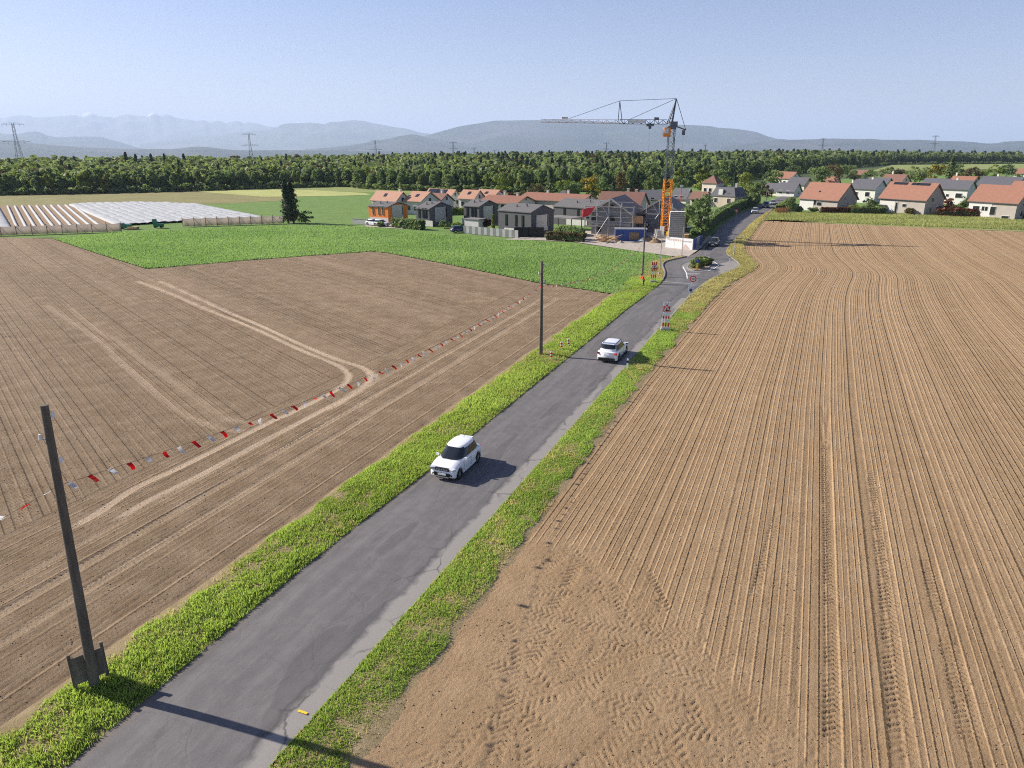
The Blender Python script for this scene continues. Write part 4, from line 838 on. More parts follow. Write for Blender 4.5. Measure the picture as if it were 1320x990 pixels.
hedge('red_hedge', [G(1206, 278.5), G(1268, 280.5)], 1.4, 2.0, MAT['leaf_redhedge'], 'red leaved hedge left of the third red roofed house', 5)
hedge('hedge', [G(1096, 275.6), G(1140, 276.4)], 1.5, 1.7, MAT['leaf_dark'], 'dark green hedge between first and second red roofed house', 6)
hedge('hedge', [G(1274, 281), G(1330, 283)], 1.2, 1.1, MAT['leaf_lime'], 'low yellow green hedge before the third red roofed house', 7)
hedge('hedge', [XY(u, float(sm(RU, u)) + 3.0) for u in (222, 240, 258)], 1.5, 1.8, MAT['leaf'], 'green hedge right of the far road', 8)
hedge('hedge', [G(705, 309), G(752, 312)], 1.0, 1.5, MAT['leaf_brown'], 'olive clipped hedge by the mesh fence of the site', 9)

# ================================================================== BUILDINGS
CP_, SP_ = math.cos(PITCH), math.sin(PITCH)
def house(label, cx, cy, beta, lx, rx, eave_y, apex_y, wall, roof, ridge='x', windows=(), panels=(), chimneys=(), over=.45, L=None, W=None, name='house', solar=(), vents=(), z0=0.0, door=None, gable=None, eave_h=None, ridge_h=None):
    C = G(cx, cy); b = R(beta); e1 = np.array([math.cos(b), -math.sin(b)]); e2 = np.array([math.sin(b), math.cos(b)])
    if L is None:
        k = (lx - 660) / FPX; L = (C[0] - k * (C[1] * CP_ + CAMH * SP_)) / (e1[0] - k * e1[1] * CP_)
    if W is None:
        k = (rx - 660) / FPX; W = (k * (C[1] * CP_ + CAMH * SP_) - C[0]) / (e2[0] - k * e2[1] * CP_)
    L = float(min(max(L, 4), 26)); W = float(min(max(W, 4), 22))
    h = eave_h or zat(C[1], eave_y); ap = C + e2 * W / 2 if ridge == 'x' else C - e1 * L / 2
    top = ridge_h or zat(ap[1], apex_y)
    top = max(top, h + .6); c = C - e1 * L / 2 + e2 * W / 2
    H = empty(name, (c[0], c[1], z0), -b, label, 'house'); hl, hw = L / 2, W / 2
    print(label[:40], 'L %.1f W %.1f h %.1f top %.1f' % (L, W, h, top))
    m = MB()
    if ridge == 'x': m.prism([(-hw, -.3), (hw, -.3), (hw, h), (0, top - .12), (-hw, h)], -hl, hl, 'yz')
    else: m.prism([(-hl, -.3), (hl, -.3), (hl, h), (0, top - .12), (-hl, h)], -hw, hw, 'xz')
    m.build('wall', wall, H)
    # two roof slabs with real thickness and overhang
    half, length = (hw, hl) if ridge == 'x' else (hl, hw); sl_ = (top - h) / half; th = .2; ro = None
    for s in (-1, 1):
        q = [(0, top), (s * (half + over), h - sl_ * over), (s * (half + over), h - sl_ * over + th), (0, top + th)]
        mm = MB(); g = .004 * (s + 1); mm.prism([(a + s * g, z) for a, z in q], -length - over, length + over, 'yz' if ridge == 'x' else 'xz')
        o = mm.build('roof_slope', roof, H); ro = ro or o
        bt = MB(); ea = s * (half + over + .05); ez = h - sl_ * over + .06
        if ridge == 'x': bt.bar((-length - over, ea, ez), (length + over, ea, ez), .12)
        else: bt.bar((ea, -length - over, ez), (ea, length + over, ez), .12)
        bt.build('gutter', MAT['dark_roof'], o)
    def face(side, s, z, w_, h_, proud):
        if side == 'f': return (s * hl, -hw - proud / 2, z + h_ / 2), (w_, proud, h_)
        if side == 'r': return (hl + proud / 2, s * hw, z + h_ / 2), (proud, w_, h_)
        return (-hl - proud / 2, s * hw, z + h_ / 2), (proud, w_, h_)
    for (side, s, z, w_, h_, mt) in panels: MB().box(*face(side, s, z, w_, h_, .07)).build('wall_panel', MAT[mt], H)
    for (side, s, z, w_, h_) in windows:
        wi = MB().box(*face(side, s, z, w_, h_, .10)).build('window', MAT['white'] if wall != MAT['dark_clad'] else MAT['black'], H)
        MB().box(*face(side, s, z + .06, w_ - .12, h_ - .12, .125)).build('pane', MAT['glass_dark'], wi)
    if door:
        side, s, w_, h_, mt = door; d = MB().box(*face(side, s, 0, w_, h_, .09)).build('door', MAT[mt], H)
    for (s, t, hh) in chimneys:
        x, y = (s * hl, t * hw) if ridge == 'x' else (t * hl, s * hw); zr = top - sl_ * abs(t) * half
        MB().box((x, y, zr + hh / 2), (.6, .6, hh + .5)).box((x, y, zr + hh + .3), (.75, .75, .1)).build('chimney', MAT['cream_wall'], ro)
    for (s, t, w_, d_) in solar:                 # solar panels or roof windows lying on a slope
        y = t * half; zr = top - sl_ * abs(y) + th + .07; an = math.atan(sl_) * (-1 if y > 0 else 1)
        if ridge == 'x': MB().box((s * hl, y, zr), (w_, d_, .08), rx=an).build('roof_panel', MAT['glass_dark'], ro)
        else: MB().box((y, s * hw, zr), (d_, w_, .08), ry=-an).build('roof_panel', MAT['glass_dark'], ro)
    for (s, t) in vents:
        y = t * half; zr = top - sl_ * abs(y) + th
        x, y = (s * hl, y) if ridge == 'x' else (y, s * hw); MB().cyl((x, y, zr - .1), (x, y, zr + .5), .12, .12, 8).build('vent_pipe', MAT['black'], ro)
    return H
D3 = [('f', -.5, 1.9, .55, 2.3), ('f', .1, 1.9, .55, 2.3), ('f', .5, 1.9, .55, 2.3), ('r', .45, 1.7, .5, 2.4)]
P3 = [('f', .05, 0, 6, 1.35, 'white_wall'), ('r', -.05, .9, 4.0, 3.3, 'steel')]
for nm, lb, a, wall in (('house', 'orange clad modern house with grey roof and pale gable panel', (501, 288.5, 32, 476, 526, 267.5, 261.2), 'orange_clad'),
                    ('house', 'first dark grey modern house right of the orange house', (554, 292, 36, 537, 583.5, 270, 261.2), 'dark_clad'),
                    ('house', 'second dark grey modern house with white plinth behind striped fence', (618, 290, 36, 598, 642.5, 267, 258.8), 'dark_clad'),
                    ('house', 'largest dark grey modern house with three slit windows', (684.5, 305, 40, 642.5, 713.5, 274.5, 265), 'dark_clad'),
                    ('house', 'fourth dark grey modern house behind the leafy bush', (772, 293, 40, 713, 800, 270, 259.5), 'dark_clad')):
    house(lb, *a, MAT[wall], MAT['dark_roof'], windows=D3, panels=P3, vents=((-.2, -.5), (.3, -.35)), over=.12)
WH = [('f', -.5, 1.0, 1.2, 1.3), ('f', .3, 1.0, 1.2, 1.3), ('r', 0, 3.2, 1.0, 1.2), ('r', .3, .9, 1.0, 1.3)]
for lb, a, wall, roof, kw in (
  ('white house with salmon roof behind the orange house', (511, 276, 36, 480, 528, 259, 248), 'white_wall', 'red_roof2', dict(windows=WH, solar=((-.1, -.5, 1, 1.2),), chimneys=((.75, .2, .9),))),
  ('white house with salmon roof and double doors behind the first dark house', (543, 277, 36, 523, 566, 259.5, 248), 'white_wall', 'red_roof2', dict(windows=WH, solar=((0, -.5, 1, 1.2),))),
  ('white gabled house with brown roof above the first dark house', (567, 274, 36, 549, 585, 260, 250.2), 'white_wall', 'brown_roof', dict(windows=WH, chimneys=((.3, .1, 1.0),))),
  ('white house with salmon roof carrying two solar panels', (580, 268, 36, 548, 594, 254.5, 245), 'white_wall', 'red_roof2', dict(windows=WH, solar=((-.55, -.35, 4, 1.7), (.1, -.35, 4, 1.7)))),
  ('left half of the twin salmon roofed house', (611, 271, 34, 592, 625, 256, 245.8), 'white_wall', 'red_roof2', dict(windows=WH, solar=((0, -.45, 1, 1.2),))),
  ('right half of the twin salmon roofed house with white gable', (634, 270, 34, 610, 653, 255.5, 245.5), 'white_wall', 'red_roof2', dict(windows=WH, solar=((0, -.45, 1, 1.2),))),
  ('long low house with red tiled roof behind the largest dark house', (665, 275, 30, 618, 690, 263, 253.5), 'cream_wall', 'red_roof', dict(chimneys=((-.2, .1, 1.2), (.5, .1, .8)), windows=WH)),
  ('long red roofed house left of the yellow tree', (748, 274, 34, 668, 760, 260.5, 251.5), 'cream_wall', 'red_roof', dict(chimneys=((.3, .1, 1.0), (-.4, .2, .8)), windows=WH, W=11)),
  ('dark roofed house with small dormer left of the copper beech', (735, 262, 30, 718, 748, 256, 246.5), 'beige_wall', 'slate_roof', dict(windows=WH, W=9)),
  ('big brown roofed house behind the scaffolded gable', (822, 281, 22, 768, 834, 268, 248.5), 'cream_wall', 'brown_roof', dict(chimneys=((.2, .1, 1), (.6, .1, .8)), windows=WH, W=13)),
  ('dark roofed house left of the crane mast', (850, 264, 20, 823, 862, 257.5, 246), 'beige_wall', 'slate_roof', dict(windows=WH, W=10, chimneys=((0, .2, .9),))),
  ('house with dark roof and white gable right of the crane mast', (884, 262, 45, 866, 892, 255, 243.5), 'white_wall', 'slate_roof', dict(windows=WH)),
  ('brown roofed low house left of the beige tower house', (908, 266, 40, 889, 915, 256, 248), 'beige_wall', 'brown_roof', dict(windows=WH)),
  ('white house with slate roof at the end of the road', (1023, 254, 50, 1000, 1032, 246.3, 236.5), 'white_wall', 'slate_roof', dict(windows=WH)),
  ('slate roofed house left of the white house at the road end', (1000, 252, 50, 978, 1008, 246, 237), 'cream_wall', 'slate_roof', dict(windows=WH)),
  ('dark brown roofed house behind the white slate roofed house', (1036, 245, 50, 1014, 1046, 238, 229.5), 'cream_wall', 'slate_roof', dict(windows=WH)),
  ('red roofed house half hidden behind the big tree', (1075, 246, 52, 1057, 1082, 237, 228.5), 'white_wall', 'red_roof', dict(windows=WH)),
  ('white house with slate roof between first and second red roofed house', (1126, 262, 54, 1094, 1140, 243.3, 232.5), 'white_wall', 'slate_roof', dict(windows=[('f', -.5, 2.2, 1.3, 1.2), ('f', .4, 2.0, 1.5, 1.5), ('r', .2, 2, 1.1, 1.3)], chimneys=((.2, .1, .8),))),
  ('slate roofed house behind the white slate roofed house', (1138, 254, 54, 1112, 1150, 240, 230), 'cream_wall', 'slate_roof', dict(windows=WH)),
  ('brown roofed house with white chimney behind the slate roofs', (1160, 244, 54, 1134, 1172, 234.5, 225.5), 'cream_wall', 'brown_roof', dict(chimneys=((-.4, .05, 1.2),), windows=WH)),
  ('house with white gable far behind the slate roofs', (1110, 236, 60, 1098, 1122, 228, 220), 'white_wall', 'brown_roof', dict(windows=WH)),
  ('white house with slate roof between second and third red roofed house', (1244, 264, 54, 1203, 1254, 243.5, 233.5), 'white_wall', 'slate_roof', dict(windows=[('f', -.2, 2.2, .9, .9), ('f', .5, 2.0, 2.0, 1.5), ('f', -.6, .2, 1.2, 2)], chimneys=((.0, .1, .7),))),
  ('slate roofed house behind the second red roofed house', (1216, 250, 54, 1186, 1226, 240, 231), 'cream_wall', 'slate_roof', dict(windows=WH)),
  ('red roofed house with round chimney behind the white slate roofed house', (1250, 246, 54, 1221, 1262, 236, 228), 'beige_wall', 'red_roof', dict(chimneys=((-.85, .1, 1.4),), windows=WH)),
  ('long slate roofed house behind the third red roofed house', (1306, 258, 54, 1256, 1322, 240, 229), 'cream_wall', 'slate_roof', dict(chimneys=((-.3, .1, .9),), windows=WH, W=9)),
  ('small red roofed house at the right edge by the pasture', (1330, 230, 54, 1306, 1340, 224.5, 218), 'white_wall', 'red_roof', dict(windows=WH)),
  ('far red roofed house left of the dark tree', (1018, 240, 54, 1096, 1030, 230, 222), 'white_wall', 'red_roof', dict(windows=WH, L=9, W=8))):
    house(lb, *a, MAT[wall], MAT[roof], **kw)
RW = [('r', -.3, 3.3, 1.0, 1.3), ('r', .35, .8, 1.1, 1.4), ('r', -.4, .8, 1.1, 1.4)]
house('red roofed house with beige wall nearest the orange fence', 1078, 274, 56, 1030, 1097, 257.8, 237.4, MAT['grey_wall'], MAT['red_roof'], windows=RW + [('f', -.18, 1.6, .9, 1.5), ('f', .06, 1.5, 1.5, 1.1)], panels=[('f', -.62, 0, 4.6, 3.2, 'white_wall')], solar=((-.2, -.6, .5, .5),), W=9.5)
house('red roofed house with two dark solar strips on its ridge', 1190, 278, 57, 1132, 1207, 257.6, 237.2, MAT['grey_wall'], MAT['red_roof'], windows=RW + [('f', .12, 1.9, 1.1, .9), ('f', -.22, .1, .7, 3.0)], panels=[('f', -.64, .4, 4.4, 2.8, 'white_wall')], solar=((-.55, -.12, 4.0, .9), (.1, -.12, 2.0, .9), (.45, -.12, 3.6, .9)), W=9.5)
house('red roofed house cut by the right edge of the picture', 1307, 284, 57, 1246, 1330, 261.5, 240.8, MAT['grey_wall'], MAT['red_roof'], windows=RW + [('f', -.72, 1.8, 1.0, 1.2), ('f', -.58, 1.8, .8, 1.2), ('f', -.36, 1.8, .8, 1.2), ('f', -.22, 1.8, .8, 1.2), ('f', .62, .2, 1.8, .8), ('f', .06, .9, 1.4, 2.2)], panels=[('f', -.5, 0, 5.6, 3.9, 'white_wall')], W=10)
house('higher red roofed house adjoining the last one at the right edge', 1345, 284, 57, 1288, 1370, 258.5, 236.0, MAT['grey_wall'], MAT['red_roof'], windows=RW, W=11)

# beige tower house and grey mansard house
def block_house(name, label, cx, cy, beta, L, W, h, wall, build):
    C = G(cx, cy); b = R(beta); e1 = np.array([math.cos(b), -math.sin(b)]); e2 = np.array([math.sin(b), math.cos(b)]); c = C - e1 * L / 2 + e2 * W / 2
    H = empty(name, (c[0], c[1], 0), -b, label, 'house'); MB().box((0, 0, h / 2 - .1), (L, W, h + .2)).build('wall', wall, H); build(H, L / 2, W / 2, h); return H
def tower(H, l, w_, h):
    MB().add([(-l - .4, -w_ - .4, h), (l + .4, -w_ - .4, h), (l + .4, w_ + .4, h), (-l - .4, w_ + .4, h), (0, 0, h + 2.4)], [(0, 1, 4), (1, 2, 4), (2, 3, 4), (3, 0, 4), (3, 2, 1, 0)]).build('roof', MAT['brown_roof'], H)
    for s in (-.5, .2):
        wi = MB().box((s * l, -w_ - .04, h - 2.0), (1.1, .1, 1.2)).build('window', MAT['white'], H); MB().box((s * l, -w_ - .06, h - 2.0), (.95, .1, 1.05)).build('pane', MAT['glass_dark'], wi)
block_house('tower_house', 'beige tower house with pyramid roof and paired windows', 921, 266, 45, 5, 4.5, 6.9, MAT['cream_wall'], tower)
def mansard(H, l, w_, h):
    MB().add([(-l - .3, -w_ - .3, h), (l + .3, -w_ - .3, h), (l + .3, w_ + .3, h), (-l - .3, w_ + .3, h), (-l + .9, -w_ + .9, h + 2.6), (l - .9, -w_ + .9, h + 2.6), (l - .9, w_ - .9, h + 2.6), (-l + .9, w_ - .9, h + 2.6)], [(0, 1, 5, 4), (1, 2, 6, 5), (2, 3, 7, 6), (3, 0, 4, 7), (4, 5, 6, 7), (3, 2, 1, 0)]).build('roof', MAT['slate_roof'], H)
    MB().box((-l * .2, -w_ + .2, h + 1.2), (1.4, .9, 1.6)).build('dormer', MAT['white_wall'], H); MB().box((l * .6, 0, h + 3), (.7, .7, 1.6)).build('chimney', MAT['grey_wall'], H)
    for s in (-.6, .5):
        wi = MB().box((s * l, -w_ - .04, 2.0), (1.1, .1, 1.5)).build('window', MAT['white'], H); MB().box((s * l, -w_ - .06, 2.0), (.95, .1, 1.3)).build('pane', MAT['glass_dark'], wi)
block_house('mansard_house', 'grey mansard roofed house above the hedge beside the tower house', 946, 268, 45, 8, 7, 3.3, MAT['beige_wall'], mansard)
# small white shed and dark boxes in front of the second dark house
p = G(612, 298); e = empty('garden_shed', (p[0], p[1] + 2, 0), R(-36), 'small white flat roofed shed before the second dark house', 'shed'); MB().box((0, 0, 1.2), (4, 2.6, 2.4)).build('wall', MAT['white_wall'], e); MB().box((0, 0, 2.5), (4.4, 3, .2)).build('roof', MAT['felt'], e)
p = G(757, 296); e = empty('carport', (p[0] - 5, p[1] + 2, 0), R(-40), 'flat dark carport beside the fourth dark house', 'carport')
MB().box((0, 0, 2.6), (7, 4.5, .25)).build('roof', MAT['felt'], e)
for x, y in ((-3.3, -2), (3.3, -2), (-3.3, 2), (3.3, 2)): MB().box((x, y, 1.25), (.15, .15, 2.5)).build('post', MAT['black'], e)
for x, lb in ((648, 'dark green garden container left of the white plinth'), (668, 'black screen panel before the largest dark house'), (676, 'second black screen panel right of the first'), (690, 'dark garage door block at the corner of the largest dark house')):
    p = G(x, 305.5 if x > 650 else 300); e = empty('screen_panel', (p[0], p[1], 0), R(-8), lb, 'screen'); MB().box((0, 0, 1), (1.6 if x < 690 else 3.6, .25, 2.0)).build('panel', MAT['black'] if x > 650 else MAT['green_paint'], e); MB().box((-.85 if x < 690 else -1.85, 0, 1.05), (.1, .3, 2.1)).build('post', MAT['steel'], e)
# striped garden fence: pale panels between dark ones
A, B = G(597.5, 300.5), G(668, 307.2); e = empty('garden_fence', (0, 0, 0), 0, 'garden fence of alternating pale and dark panels before the dark houses', 'fence'); n = 18; ang = math.atan2(*(B - A)[::-1])
for k in range(n):
    c = A + (B - A) * ((k + .5) / n); MB().box((c[0], c[1], .8), (np.linalg.norm(B - A) / n - .03, .09, 1.6), ang).build('panel', MAT['steel'] if k % 2 else MAT['felt'], e)
A, B = G(455, 288.5), G(484, 290.5); e = empty('garden_wall', ((A + B)[0] / 2, (A + B)[1] / 2, 0), math.atan2(*(B - A)[::-1]), 'low grey garden wall left of the orange house', 'wall'); L_ = np.linalg.norm(B - A)
MB().box((0, 0, .6), (L_, .2, 1.2)).build('panel', MAT['concrete'], e); MB().box((0, 0, 1.25), (L_ + .1, .3, .1)).build('coping', MAT['kerb'], e)
A, B = G(1000.5, 275.5), G(1016, 275.0); e = empty('plank_fence', (A[0], A[1], 0), math.atan2(*(B - A)[::-1]), 'orange plank fence beside the far road', 'fence'); L_ = np.linalg.norm(B - A)
for k in range(8): MB().box(((k + .5) * L_ / 8, 0, .8), (L_ / 8 - .04, .06, 1.6)).build('plank', MAT['orange_wood'], e)

# ================================================================== BUILDING SITE
def gable_shell(label, cx, cy, lx, eave_y, apex_y, depth, roof_mat):
    beta = 20; C = G(cx, cy); b = R(beta); e1 = np.array([math.cos(b), -math.sin(b)]); e2 = np.array([math.sin(b), math.cos(b)]); k = (lx - 660) / FPX
    L = float((C[0] - k * (C[1] * CP_ + CAMH * SP_)) / (e1[0] - k * e1[1] * CP_)); c = C - e1 * L / 2; h = zat(C[1], eave_y); top = zat(c[1], apex_y)
    H = empty('unfinished_house', (c[0], c[1], 0), -b, label, 'house'); hl = L / 2
    MB().prism([(-hl, -.2), (hl, -.2), (hl, h), (0, top - .1), (-hl, h)], 0, depth, 'xz').build('wall', MAT['block_wall'], H); sl_ = (top - h) / hl
    for s in (-1, 1):
        q = [(s * .004, top), (s * (hl + .5), h - sl_ * .5), (s * (hl + .5), h - sl_ * .5 + .16), (s * .004, top + .16)]; o = MB().prism(q, -.6, depth, 'xz').build('roof_slope', roof_mat if s < 0 else MAT['felt'], H)
        MB().bar((0, -.68, top + .08), (s * (hl + .5), -.68, h - sl_ * .5 + .08), .12, .32).build('barge_board', MAT['cream_wall'], o)
        if s < 0:
            for j in range(9): MB().bar((-(hl + .4), depth * (j + .5) / 9, h - sl_ * .4 + .2), (-.1, depth * (j + .5) / 9, top + .16), .08, .1).build('batten', MAT['timber'], o)
    for (x, z, w_, h_) in ((-.42, h * .62, 1.6, 1.3), (.05, h * .62, 1.2, 1.3), (-.3, .5, 1.3, 1.6), (.2, .5, 1.4, 1.6), (0, h + (top - h) * .3, 1.5, 1.0)):
        wi = MB().box((x * L, -.02, z + h_ / 2), (w_, .12, h_)).build('window_opening', MAT['concrete'], H); MB().box((x * L, -.05, z + h_ / 2), (w_ - .2, .12, h_ - .2)).build('pane', MAT['glass_dark'], wi)
    MB().box((0, -.05, h * .5), (L + .1, .1, .25)).build('floor_slab', MAT['concrete'], H)
    return H, L, h, top
S1 = gable_shell('left grey block gable under construction behind scaffolding', 811, 304, 762, 275, 256.5, 14, MAT['timber'])
S2 = gable_shell('right grey block gable under construction behind the crane', 876, 300, 823.5, 275, 257.5, 14, MAT['red_roof2'])
def scaffold(base, label, L, h, top, depth=1.0):
    e = empty('scaffold', base.location, base.rotation_euler[2], label, 'scaffold'); n = 5; xs = [(-L / 2 - 1.0) + (L + 2.0) * k / (n - 1) for k in range(n)]
    for x in xs:
        for y in (-1.3, -2.2): MB().cyl((x, y, -.05), (x, y, min(top, h + 1.6) - abs(x) * .25 + 1.2), .06, .06, 6).build('standard', MAT['steel'], e)
    z = 2.0
    while z < h + 1.5:
        for y in (-1.3, -2.2): MB().cyl((xs[0], y, z - .08), (xs[-1], y, z - .08), .05, .05, 6).build('ledger', MAT['steel'], e)
        MB().box((0, -1.75, z), (L + 2.0, .8, .06)).build('deck', MAT['old_wood'], e); MB().cyl((xs[0], -2.2, z + 1.0), (xs[-1], -2.2, z + 1.0), .045, .045, 6).build('guard_rail', MAT['steel'], e); z += 2.0
    MB().cyl((xs[1], -2.24, 0), (xs[2], -2.24, 4), .05, .05, 6).build('brace', MAT['steel'], e); MB().cyl((xs[2], -2.24, 4), (xs[1], -2.24, 8), .05, .05, 6).build('brace', MAT['steel'], e)
    return e
scaffold(S1[0], 'steel scaffold with plank decks before the left unfinished gable', *S1[1:]); scaffold(S2[0], 'steel scaffold with plank decks before the right unfinished gable', *S2[1:])
def tarp(label, pix, Y):
    P = [at_depth(x, y, Y + dy) for x, y, dy in pix]; a, b, c, d = [np.array(p) for p in P]; n = 8; V = []; F = []
    for i in range(n + 1):
        for j in range(n + 1):
            s, t = i / n, j / n; q = (a * (1 - s) + b * s) * (1 - t) + (d * (1 - s) + c * s) * t; q[1] += .35 * math.sin(s * 7 + t * 4); V.append(q)
    F = [(i * (n + 1) + j, (i + 1) * (n + 1) + j, (i + 1) * (n + 1) + j + 1, i * (n + 1) + j + 1) for i in range(n) for j in range(n)]
    o = link('tarpaulin', np_mesh('tarpaulin', V, F, MAT['tarp_red'], True)); so_ = o.modifiers.new('thickness', 'SOLIDIFY'); so_.thickness = .03; tag(o, label, 'tarpaulin')
tarp('red tarpaulin hung left of the left unfinished gable', [(751, 281, 0), (762, 276, .4), (767, 266.5, .8), (751, 269.5, 0)], G(762, 309)[1] - 1.5)
tarp('red tarpaulin hung right of the ballast stack', [(888, 276, 0), (897, 279, .3), (897, 268, .3), (890, 273, 0)], G(880, 308)[1] + .5)
# site container, crate, timber heap, sand heap, skip
p = G(813, 311); e = empty('site_container', (p[0], p[1], 0), R(-5), 'blue site container with pale roof edge below the scaffold', 'container')
MB().box((0, 1.2, 1.15), (6.2, 2.4, 2.3)).build('body', MAT['blue'], e); MB().box((0, 1.2, 2.37), (6.35, 2.5, .14)).build('roof', MAT['steel'], e)
for k in range(12): MB().box((-2.9 + k * .53, -.03, 1.1), (.22, .06, 2.0)).build('rib', MAT['blue'], e)
MB().box((.6, -.05, 1.05), (2.0, .12, 1.4)).build('doorway', MAT['earth'], e)
p = G(821, 304); e = empty('plywood_crate', (p[0], p[1] + 2, 2.45), R(-5), 'pale plywood crate on top behind the blue container', 'crate'); MB().box((0, 0, .7), (2.8, 1.6, 1.4)).build('box', MAT['timber'], e)
for x in (-1.2, 0, 1.2): MB().box((x, -.82, .7), (.15, .05, 1.4)).build('slat', MAT['timber'], e)
hr = np.random.default_rng(4)
p = G(781, 312); e = empty('timber_heap', (p[0], p[1], 0), 0, 'heap of offcut timber boards left of the blue container', 'timber heap')
for k in range(34): MB().box((hr.normal(0, 1.2), hr.normal(0, .6), .25 + .9 * hr.random()), (hr.uniform(1, 2.8), .22, .08), hr.uniform(-.8, .8), hr.uniform(-.4, .4), hr.uniform(-.35, .35)).build('board', MAT['timber'], e)
for k, (x, y, s, mt, lb) in enumerate([(835, 311, 1.1, 'earth', 'brown earth heap right of the blue container'), (828, 311.5, .8, 'concrete', 'small rubble heap beside the blue container'), (845, 313, .9, 'earth', 'low earth heap at the crane foot'), (800, 313.5, .5, 'gravel', 'small gravel heap before the blue container')]):
    p = G(x, y); V = []; n = 14
    for i in range(n):
        for j in range(n):
            a = (i / (n - 1) * 2 - 1); b = (j / (n - 1) * 2 - 1); V.append((p[0] + a * s * 1.6, p[1] + b * s * 1.2, max(-.02, s * (1 - math.hypot(a, b)) * (1 + .5 * (hr.random() - .5)) * 1.1)))
    tag(link('spoil_heap', np_mesh('spoil_heap', V, [(i * n + j, (i + 1) * n + j, (i + 1) * n + j + 1, i * n + j + 1) for i in range(n - 1) for j in range(n - 1)], MAT[mt], True)), lb, 'heap')
# hoarding along the entrance: white boards with faded red and grey print
def hoarding(label, A, B, h, printed, mats):
    e = empty('hoarding', (A[0], A[1], 0), math.atan2(*(B - A)[::-1]), label, 'hoarding'); L = float(np.linalg.norm(B - A)); n = 3
    for k in range(n): MB().box(((k + .5) * L / n, 0, h / 2), (L / n - .04, .08, h)).build('board', MAT[mats[k % len(mats)]], e)
    for k in range(n + 1): MB().box((k * L / n, .1, h / 2), (.1, .1, h)).build('post', MAT['steel'], e)
    if printed:
        m = MB()
        for k in range(9): m.box((.5 + k * .36, -.045, h * .78), (.24, .012, .34))
        m.build('red_print', MAT['crane_red'], e)
        m = MB()
        for k in range(6): m.box((L * .66 + k * .3, -.045, h * .72), (.2, .012, .22))
        m.build('grey_print', MAT['steel'], e)
        MB().prism([(L * .62, .12), (L * .92, .12), (L * .74, h * .5)], -.055, -.04, 'xz').build('red_wedge', MAT['crane_red'], e)
    return e
A, B = G(857.5, 319), G(892.5, 322.5); hoarding('white site hoarding with red print facing the road', A, B, 2.0, True, ['white']); hoarding('end of the site hoarding turning along the pavement', B + np.array([.1, .1]), XY(*(np.array(UV(B)) + np.array([9, .4]))), 1.9, False, ['blue', 'steel'])
# stacked grey slabs on end: crane ballast
p = G(872, 308.5); e = empty('ballast_stack', (p[0], p[1], 0), R(-10), 'tall stack of grey ribbed slabs right of the crane', 'ballast')
for k in range(13): MB().box((0, .8, .55 + k * .38), (3.0, 1.5, .33)).build('slab', MAT['concrete'], e)
MB().box((-1.56, .75, 2.75), (.12, 1.7, 5.1)).box((0, .75, 5.42), (3.2, 1.7, .1)).build('frame', MAT['white'], e); MB().box((0, .8, .2), (3.2, 1.8, .4)).build('plinth', MAT['concrete'], e)

# ---- tower crane
def lattice(m, a, b, w0, w1, n, chord, brace, tri=False):
    a = Vector(a); b = Vector(b); d = (b - a); q = d.to_track_quat('Z', 'Y').to_matrix(); X = q @ Vector((1, 0, 0)); Y = q @ Vector((0, 1, 0))
    cor = [(-1, -1), (1, -1), (1, 1), (-1, 1)] if not tri else [(-1, -1), (1, -1), (0, 1)]
    P = [[a + d * (k / n) + (X * cx_ + Y * cy_) * (w0 + (w1 - w0) * k / n) / 2 for cx_, cy_ in cor] for k in range(n + 1)]; nc = len(cor)
    for c in range(nc): m.bar(P[0][c], P[n][c], chord)
    for k in range(n):
        for c in range(nc):
            c2 = (c + 1) % nc; m.bar(P[k][c], P[k + 1][c2], brace) if (k + c) % 2 else m.bar(P[k][c2], P[k + 1][c], brace); m.bar(P[k][c], P[k][c2], brace)
    return m
cb = G(856.5, 306); CY_ = cb[1]
def cz(py): return zat(CY_, py)
def cxx(px, py): return at_depth(px, py, CY_)[0] - cb[0]
crane = empty('tower_crane', (cb[0], cb[1], 0), 0, 'tower crane with orange lower mast and long jib over the site', 'crane')
MB().box((0, 0, .35), (4.2, 4.2, .5)).box((-1.5, 0, 1.1), (.9, 3.6, 1.0)).box((1.5, 0, 1.1), (.9, 3.6, 1.0)).build('base', MAT['concrete'], crane)
MB().box((-.9, -1.3, 1.5), (.8, .7, 1.8)).build('switch_box', MAT['white'], crane); MB().box((.4, -2.0, .9), (.9, .7, 1.0)).build('generator', MAT['yellow'], crane)
z1, z2 = cz(230.5), cz(166)
lattice(MB(), (0, 0, .6), (0, 0, z1), 1.5, 1.5, 9, .17, .085).build('lower_mast', MAT['crane_orange'], crane)
lattice(MB(), (0, 0, z1), (0, 0, z2), 1.2, 1.2, 10, .12, .06).build('upper_mast', MAT['crane_grey'], crane)
sl_ = MB().cyl((0, 0, z2 - .1), (0, 0, z2 + .5), .9, .9, 14); sl_.box((.3, 0, z2 + .9), (1.4, 1.2, .9)); sl_.build('slewing_ring', MAT['crane_grey'], crane)
cabx = cxx(858.5, 172); cab = MB().box((cabx - .1, -1.1, cz(170.5)), (1.3, 1.3, 1.7)).build('cab', MAT['crane_orange'], crane); MB().box((cabx - .3, -1.78, cz(170) + .15), (.8, .08, .9)).build('cab_window', MAT['lamp_glass'], cab)
jz = cz(157.2); x0, x1, x2 = cxx(860, 157), cxx(799, 157.5), cxx(697, 156.5)
lattice(MB(), (x0, 0, jz), (x1, 0, jz + .05), .8, .8, 11, .10, .055, True).build('inner_jib', MAT['crane_grey'], crane)
lattice(MB(), (x1, 0, jz + .05), (x2, 0, jz + .2), .7, .5, 18, .075, .045, True).build('outer_jib', MAT['crane_red'], crane)
